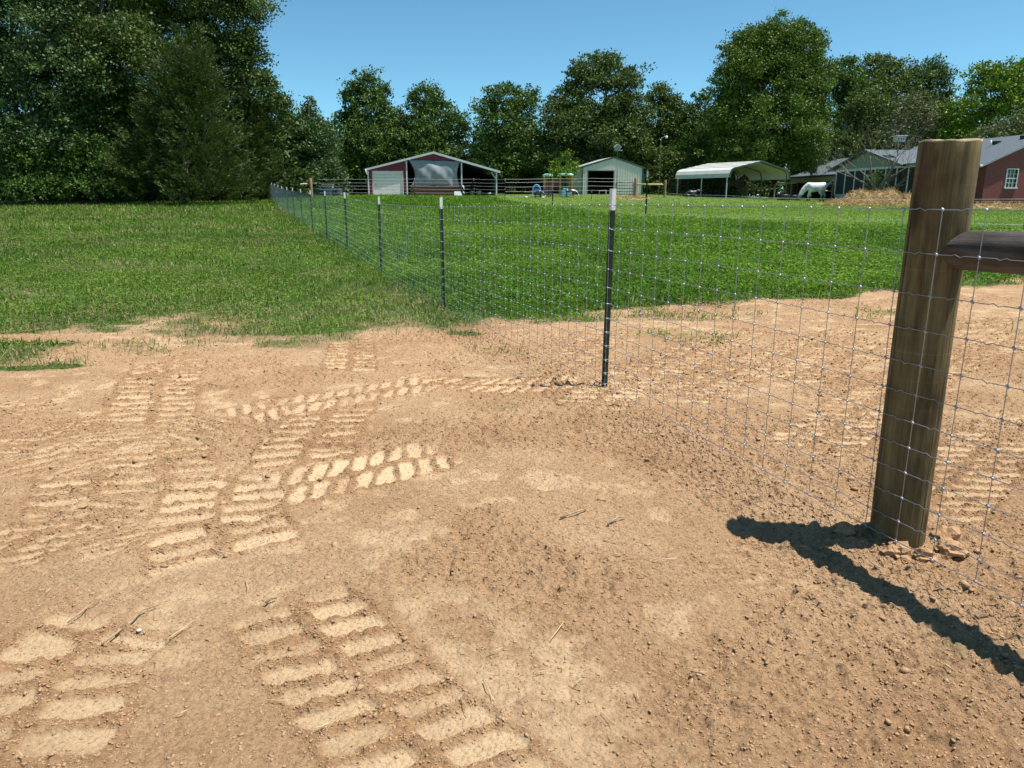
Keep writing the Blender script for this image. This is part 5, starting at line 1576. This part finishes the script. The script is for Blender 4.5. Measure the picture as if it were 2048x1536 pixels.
# bare branched tree before the porch
def bare():
    p = gp(1752, 55)
    root = thing('bare_tree', 'bare grey branched tree spreading in front of the porch, dark leaves inside', 'tree', p)
    rr_ = random.Random(5)
    mb = MB()
    def br(a, d, l, r, lev):
        pts, rad = [a], [r]
        for k in range(3):
            d = (d + Vector((rr_.uniform(-.25, .25), rr_.uniform(-.25, .25), rr_.uniform(-.10, .22)))).normalized()
            pts.append(pts[-1] + d * l / 3); rad.append(r * (1 - .22 * (k + 1)))
        mb.tube(pts, rad, 6 if lev < 2 else 4)
        if lev < 4:
            for k in range(4 if lev < 3 else 5):
                t = rr_.choice((1, 2, 3, 3))
                dd = (d + Vector((rr_.uniform(-.9, .9), rr_.uniform(-.7, .7), rr_.uniform(-.25, .55)))).normalized()
                br(pts[t], dd, l * rr_.uniform(.55, .8), rad[t] * .62, lev + 1)
    mb.tube([(0, 0, -.2), (-.05, 0, .5), (.05, 0, 1.0)], [.28, .22, .2], 9)
    for a in (-1.15, -.75, -.35, .1, .5, .9, 1.2):
        br(Vector((.05 * a, 0, .9)), Vector((math.sin(a), rr_.uniform(-.5, .5), math.cos(a) * .9)).normalized(), 2.7, .10, 1)
    mb.build('trunk', M('grey_bark', (.24, .21, .185), (.15, .13, .115), scale=8, rough=.9), root)
    V, Q, T = crown_geo([(Vector((-.1, 0, 1.7)), (.9, .8, .6))], .14, .35, 'broad', 77)
    link('crown', np_mesh('crown', V, Q, face_attr=dict(tint=T)), LEAF['mid'], root)
    V, Q, T = crown_geo([(Vector((.3, 0, 4.6)), (1.3, 1, .8)), (Vector((1.0, 0, 4.0)), (.9, .8, .7)), (Vector((-.8, 0, 3.4)), (.8, .7, .6))], .12, .07, 'broad', 78)
    link('crown', np_mesh('crown', V, Q, face_attr=dict(tint=T)), LEAF['grey'], root)
bare()

# ------------------------------------------------------------------ animals
def skin(name, verts, edges, rads, mat, parent, sub=2, root_i=0):
    me = bpy.data.meshes.new(name)
    me.from_pydata([Vector(v) for v in verts], edges, [])
    o = link(name, me, mat, parent)
    bpy.context.view_layer.objects.active = o
    sk = o.modifiers.new('skin', 'SKIN')
    sk.use_smooth_shade = True
    for i, r in enumerate(rads):
        me.skin_vertices[0].data[i].radius = r if hasattr(r, '__len__') else (r, r)
        me.skin_vertices[0].data[i].use_root = i == root_i
    sb = o.modifiers.new('sub', 'SUBSURF'); sb.levels = sb.render_levels = sub
    dg = bpy.context.evaluated_depsgraph_get()
    dg.update()
    m2 = bpy.data.meshes.new_from_object(o.evaluated_get(dg))
    o.modifiers.clear()
    o.data = m2
    if not m2.materials:
        m2.materials.append(mat)
    return o

def coat(name, stops, zlo=None, spots=3.0, low=(.02, .018, .017)):
    m, nt, b, out = newmat(name)
    tc = nd(nt, 'TexCoord')
    n = nd(nt, 'TexNoise', Scale=spots, Detail=4.0)
    nt.links.new(tc.outputs['Object'], n.inputs['Vector'])
    c = ramp(nt, n.outputs[0], stops)
    if zlo:
        sp = nd(nt, 'SeparateXYZ'); nt.links.new(tc.outputs['Object'], sp.inputs[0])
        mr = nd(nt, 'MapRange'); mr.inputs[1].default_value, mr.inputs[2].default_value = zlo
        nt.links.new(sp.outputs[2], mr.inputs[0])
        mx = mixc(nt, mr.outputs[0], low, c)
        c = mx
    nt.links.new(c, b.inputs['Base Color'])
    b.inputs['Roughness'].default_value = .7
    return m

def horse(label, px, z, rz, mat, hair, grazing=True, dark=False):
    p = gp(px, z)
    root = thing('horse', label, 'horse', p, rz)
    root.scale = (1.06, 1.06, 1.06)
    # x < 0 is forward
    v = [(.50, 0, 1.20), (.16, 0, 1.12), (-.20, 0, 1.09), (-.52, 0, 1.14), (-.70, 0, 1.18), (.72, 0, 1.18), (.86, 0, 1.14)]
    r = [(.40, .38), (.40, .38), (.41, .41), (.37, .39), (.27, .33), (.36, .36), (.22, .24)]
    e = [(0, 1), (1, 2), (2, 3), (3, 4), (0, 5), (5, 6)]
    if grazing:
        hd = [(-.92, 0, 1.02), (-1.14, 0, .76), (-1.27, 0, .53), (-1.36, 0, .34), (-1.40, 0, .16), (-1.415, 0, .07)]
    else:
        hd = [(-.90, 0, 1.42), (-1.10, 0, 1.62), (-1.22, 0, 1.72), (-1.40, 0, 1.60), (-1.55, 0, 1.44), (-1.62, 0, 1.38)]
    hr = [(.20, .27), (.155, .21), (.145, .18), (.13, .155), (.095, .11), (.075, .08)]
    i = len(v); v += hd; r += hr
    e += [(4, i)] + [(i + k, i + k + 1) for k in range(5)]
    t0 = len(v)
    for s, off, fo in ((1, .06, 0), (-1, -.10, 0)):
        b0 = len(v)
        v += [(-.50, .15 * s, .88), (-.50 + off, .15 * s, .66), (-.49 + off * 2, .145 * s, .45), (-.49 + off * 2, .145 * s, .20), (-.52 + off * 2, .145 * s, .11), (-.56 + off * 2, .145 * s, .03)]
        r += [.155, .115, .085, .062, .062, .08]
        e += [(3, b0)] + [(b0 + k, b0 + k + 1) for k in range(5)]
        b0 = len(v)
        o2 = off * 2.6
        v += [(.56, .17 * s, .96), (.47 + o2, .17 * s, .76), (.70 + o2, .15 * s, .52), (.66 + o2, .15 * s, .30), (.62 + o2, .15 * s, .12), (.57 + o2, .15 * s, .03)]
        r += [.22, .155, .090, .066, .064, .082]
        e += [(0, b0)] + [(b0 + k, b0 + k + 1) for k in range(5)]
    skin('body', v, e, r, mat, root)
    for s in (1, -1):
        hx = hd[2]
        a = MB().tube([(hx[0] + .03, .06 * s, hx[2] + .06), (hx[0] + .02, .085 * s, hx[2] + .15), (hx[0] + .0, .09 * s, hx[2] + .24)], [.035, .04, .006], 6, flat=.6)
        a.build('ear', mat, root)
        MB().lathe([(.004, -.018), (.018, 0), (.004, .018)], 8, (hd[3][0] - .02, .10 * s, hd[3][2] + (.06))).build('eye', black_m, root)
    tl = [(.72, 0, 1.28), (.92, 0, 1.34), (1.10, 0, 1.46), (1.28, .0, 1.66)] if grazing else [(.82, 0, 1.30), (.95, 0, 1.15), (.97, 0, .8), (.94, 0, .5)]
    mb = MB().tube(tl, [.055, .06, .055, .015], 8)
    rq_ = random.Random(3)
    for k in range(26):
        a = Vector(tl[1 + k % 3]); 
        d = Vector((rq_.uniform(.05, .35), rq_.uniform(-.06, .06), rq_.uniform(-.28, .05) if grazing else -.4))
        mb.tube([a, a + d * .5 + Vector((0, 0, .03)), a + d], [.02, .012, .003], 4)
    mb.build('tail', hair, root)
    mb = MB()
    seq = [(-.62, 0, 1.44)] + [(x + (.12 if grazing else .10), 0, z + (.13 if grazing else .10)) for x, _, z in hd[:3]]
    for k in range(30):
        t = k / 29 * (len(seq) - 1)
        a = Vector(seq[int(min(t, len(seq) - 2))]).lerp(Vector(seq[int(min(t, len(seq) - 2)) + 1]), t - int(min(t, len(seq) - 2)))
        s = -1
        mb.tube([a, a + Vector((.02, .09 * s, -.05)), a + Vector((.03, .13 * s, -.22))], [.02, .022, .004], 4)
    mb.build('mane', hair, root)
    return root
white_coat = coat('grey_white_coat', [(.32, (.30, .33, .38)), (.46, (.58, .60, .62)), (.6, (.76, .76, .75))], (.22, .46), 3.2)
bay_coat = coat('dark_bay_coat', [(.3, (.018, .012, .009)), (.7, (.045, .026, .018))])
horse('white dappled horse with dark lower legs, grazing with its tail lifted', 1630, 63, R(4), white_coat, M('white_hair', (.70, .69, .66), (.55, .54, .52), rough=.7))
horse('dark brown horse standing in the shade under the carport', 1462, 64.5, R(200), bay_coat, M('black_hair', (.012, .011, .010), rough=.7), False)

def goat(label, px, z, rz, mat, s=1.0, head_down=True):
    p = gp(px, z)
    root = thing('goat', label, 'goat', p, rz, 'goats by the play house')
    v = [(.22, 0, .46), (0, 0, .44), (-.24, 0, .46), (-.36, 0, .50), (.36, 0, .47)]
    r = [(.18, .19), (.20, .21), (.17, .20), (.10, .13), (.12, .13)]
    e = [(0, 1), (1, 2), (2, 3), (0, 4)]
    hd = [(-.50, 0, .42), (-.60, 0, .26), (-.66, 0, .14), (-.69, 0, .06)] if head_down else [(-.46, 0, .66), (-.52, 0, .74), (-.62, 0, .72), (-.70, 0, .67)]
    b0 = len(v); v += hd; r += [.085, .085, .065, .045]; e += [(3, b0), (b0, b0 + 1), (b0 + 1, b0 + 2), (b0 + 2, b0 + 3)]
    for sx, rt in ((.24, 0), (-.24, 2)):
        for sy in (-1, 1):
            b0 = len(v)
            v += [(sx, .085 * sy, .32), (sx + (.05 if sx > 0 else 0), .085 * sy, .18), (sx, .085 * sy, .02)]
            r += [.075, .042, .036]
            e += [(rt, b0), (b0, b0 + 1), (b0 + 1, b0 + 2)]
    v = [tuple(c * s for c in q) for q in v]
    r = [tuple(c * s for c in q) if hasattr(q, '__len__') else q * s for q in r]
    skin('body', v, e, r, mat, root)
    for sy in (-1, 1):
        h = Vector(hd[1]) * s
        MB().tube([h + Vector((0, .05 * sy, .03)), h + Vector((.02, .14 * sy, .0))], [.03, .006], 6, flat=.5).build('ear', mat, root)
        MB().tube([h + Vector((.03, .025 * sy, .05)), h + Vector((.10, .035 * sy, .12))], [.014, .004], 6).build('horn', M('horn', (.25, .22, .18)) if sy < 0 else bpy.data.materials['horn'], root)
    MB().tube([Vector((.34, 0, .52)) * s, Vector((.42, 0, .58)) * s], [.025, .01], 6).build('tail', mat, root)
pied = coat('pied_goat_coat', [(.44, (.02, .02, .022)), (.50, (.70, .62, .56))], None, 2.6)
pied2 = coat('black_goat_coat', [(.52, (.03, .035, .05)), (.58, (.68, .68, .70))], None, 3.4)
goat('pied white and black goat grazing beside the cyan chair', 1140, 59.5, R(172), pied, 1.05)
goat('mostly black goat with white patches in front of the blue toy', 1076, 59.5, R(150), pied2, .95)
p = gp(1379, 61.6)
q = thing('calf', 'black calf lying in the grass under the left end of the carport', 'calf', p, R(180))
skin('body', [(.5, 0, .30), (.1, 0, .30), (-.3, 0, .32), (-.5, 0, .38), (-.68, 0, .52), (-.82, 0, .48), (-.94, 0, .40), (.35, .24, .12), (.0, .30, .08), (-.35, .22, .10), (-.62, .22, .07), (.35, -.24, .12), (.0, -.30, .08), (-.35, -.22, .10), (-.62, -.22, .07)],
     [(0, 1), (1, 2), (2, 3), (3, 4), (4, 5), (5, 6), (0, 7), (7, 8), (2, 9), (9, 10), (0, 11), (11, 12), (2, 13), (13, 14)],
     [.28, .32, .29, .18, .13, .14, .08, .17, .09, .12, .07, .17, .09, .12, .07], black_m, q)
for s in (1, -1):
    MB().tube([(-.66, .08 * s, .60), (-.62, .22 * s, .60)], [.04, .008], 6, flat=.5).build('ear', black_m, q)
for px, z, lab in ((1052, 59, 'pale yellow ball in the grass left of the black goat'), (1086, 58.6, 'white lump in the grass right of the black goat')):
    o = MB().lathe([(.01, 0), (.09, .03), (.12, .09), (.09, .16), (.01, .19)], 14).build('toy_ball', M('ball', (.70, .70, .50) if px < 1060 else (.74, .72, .66), rough=.6), None, gp(px, z))
    o.scale = (1.2, 1, .8)
    tag(o, lab, 'ball', 'pale balls in the grass')
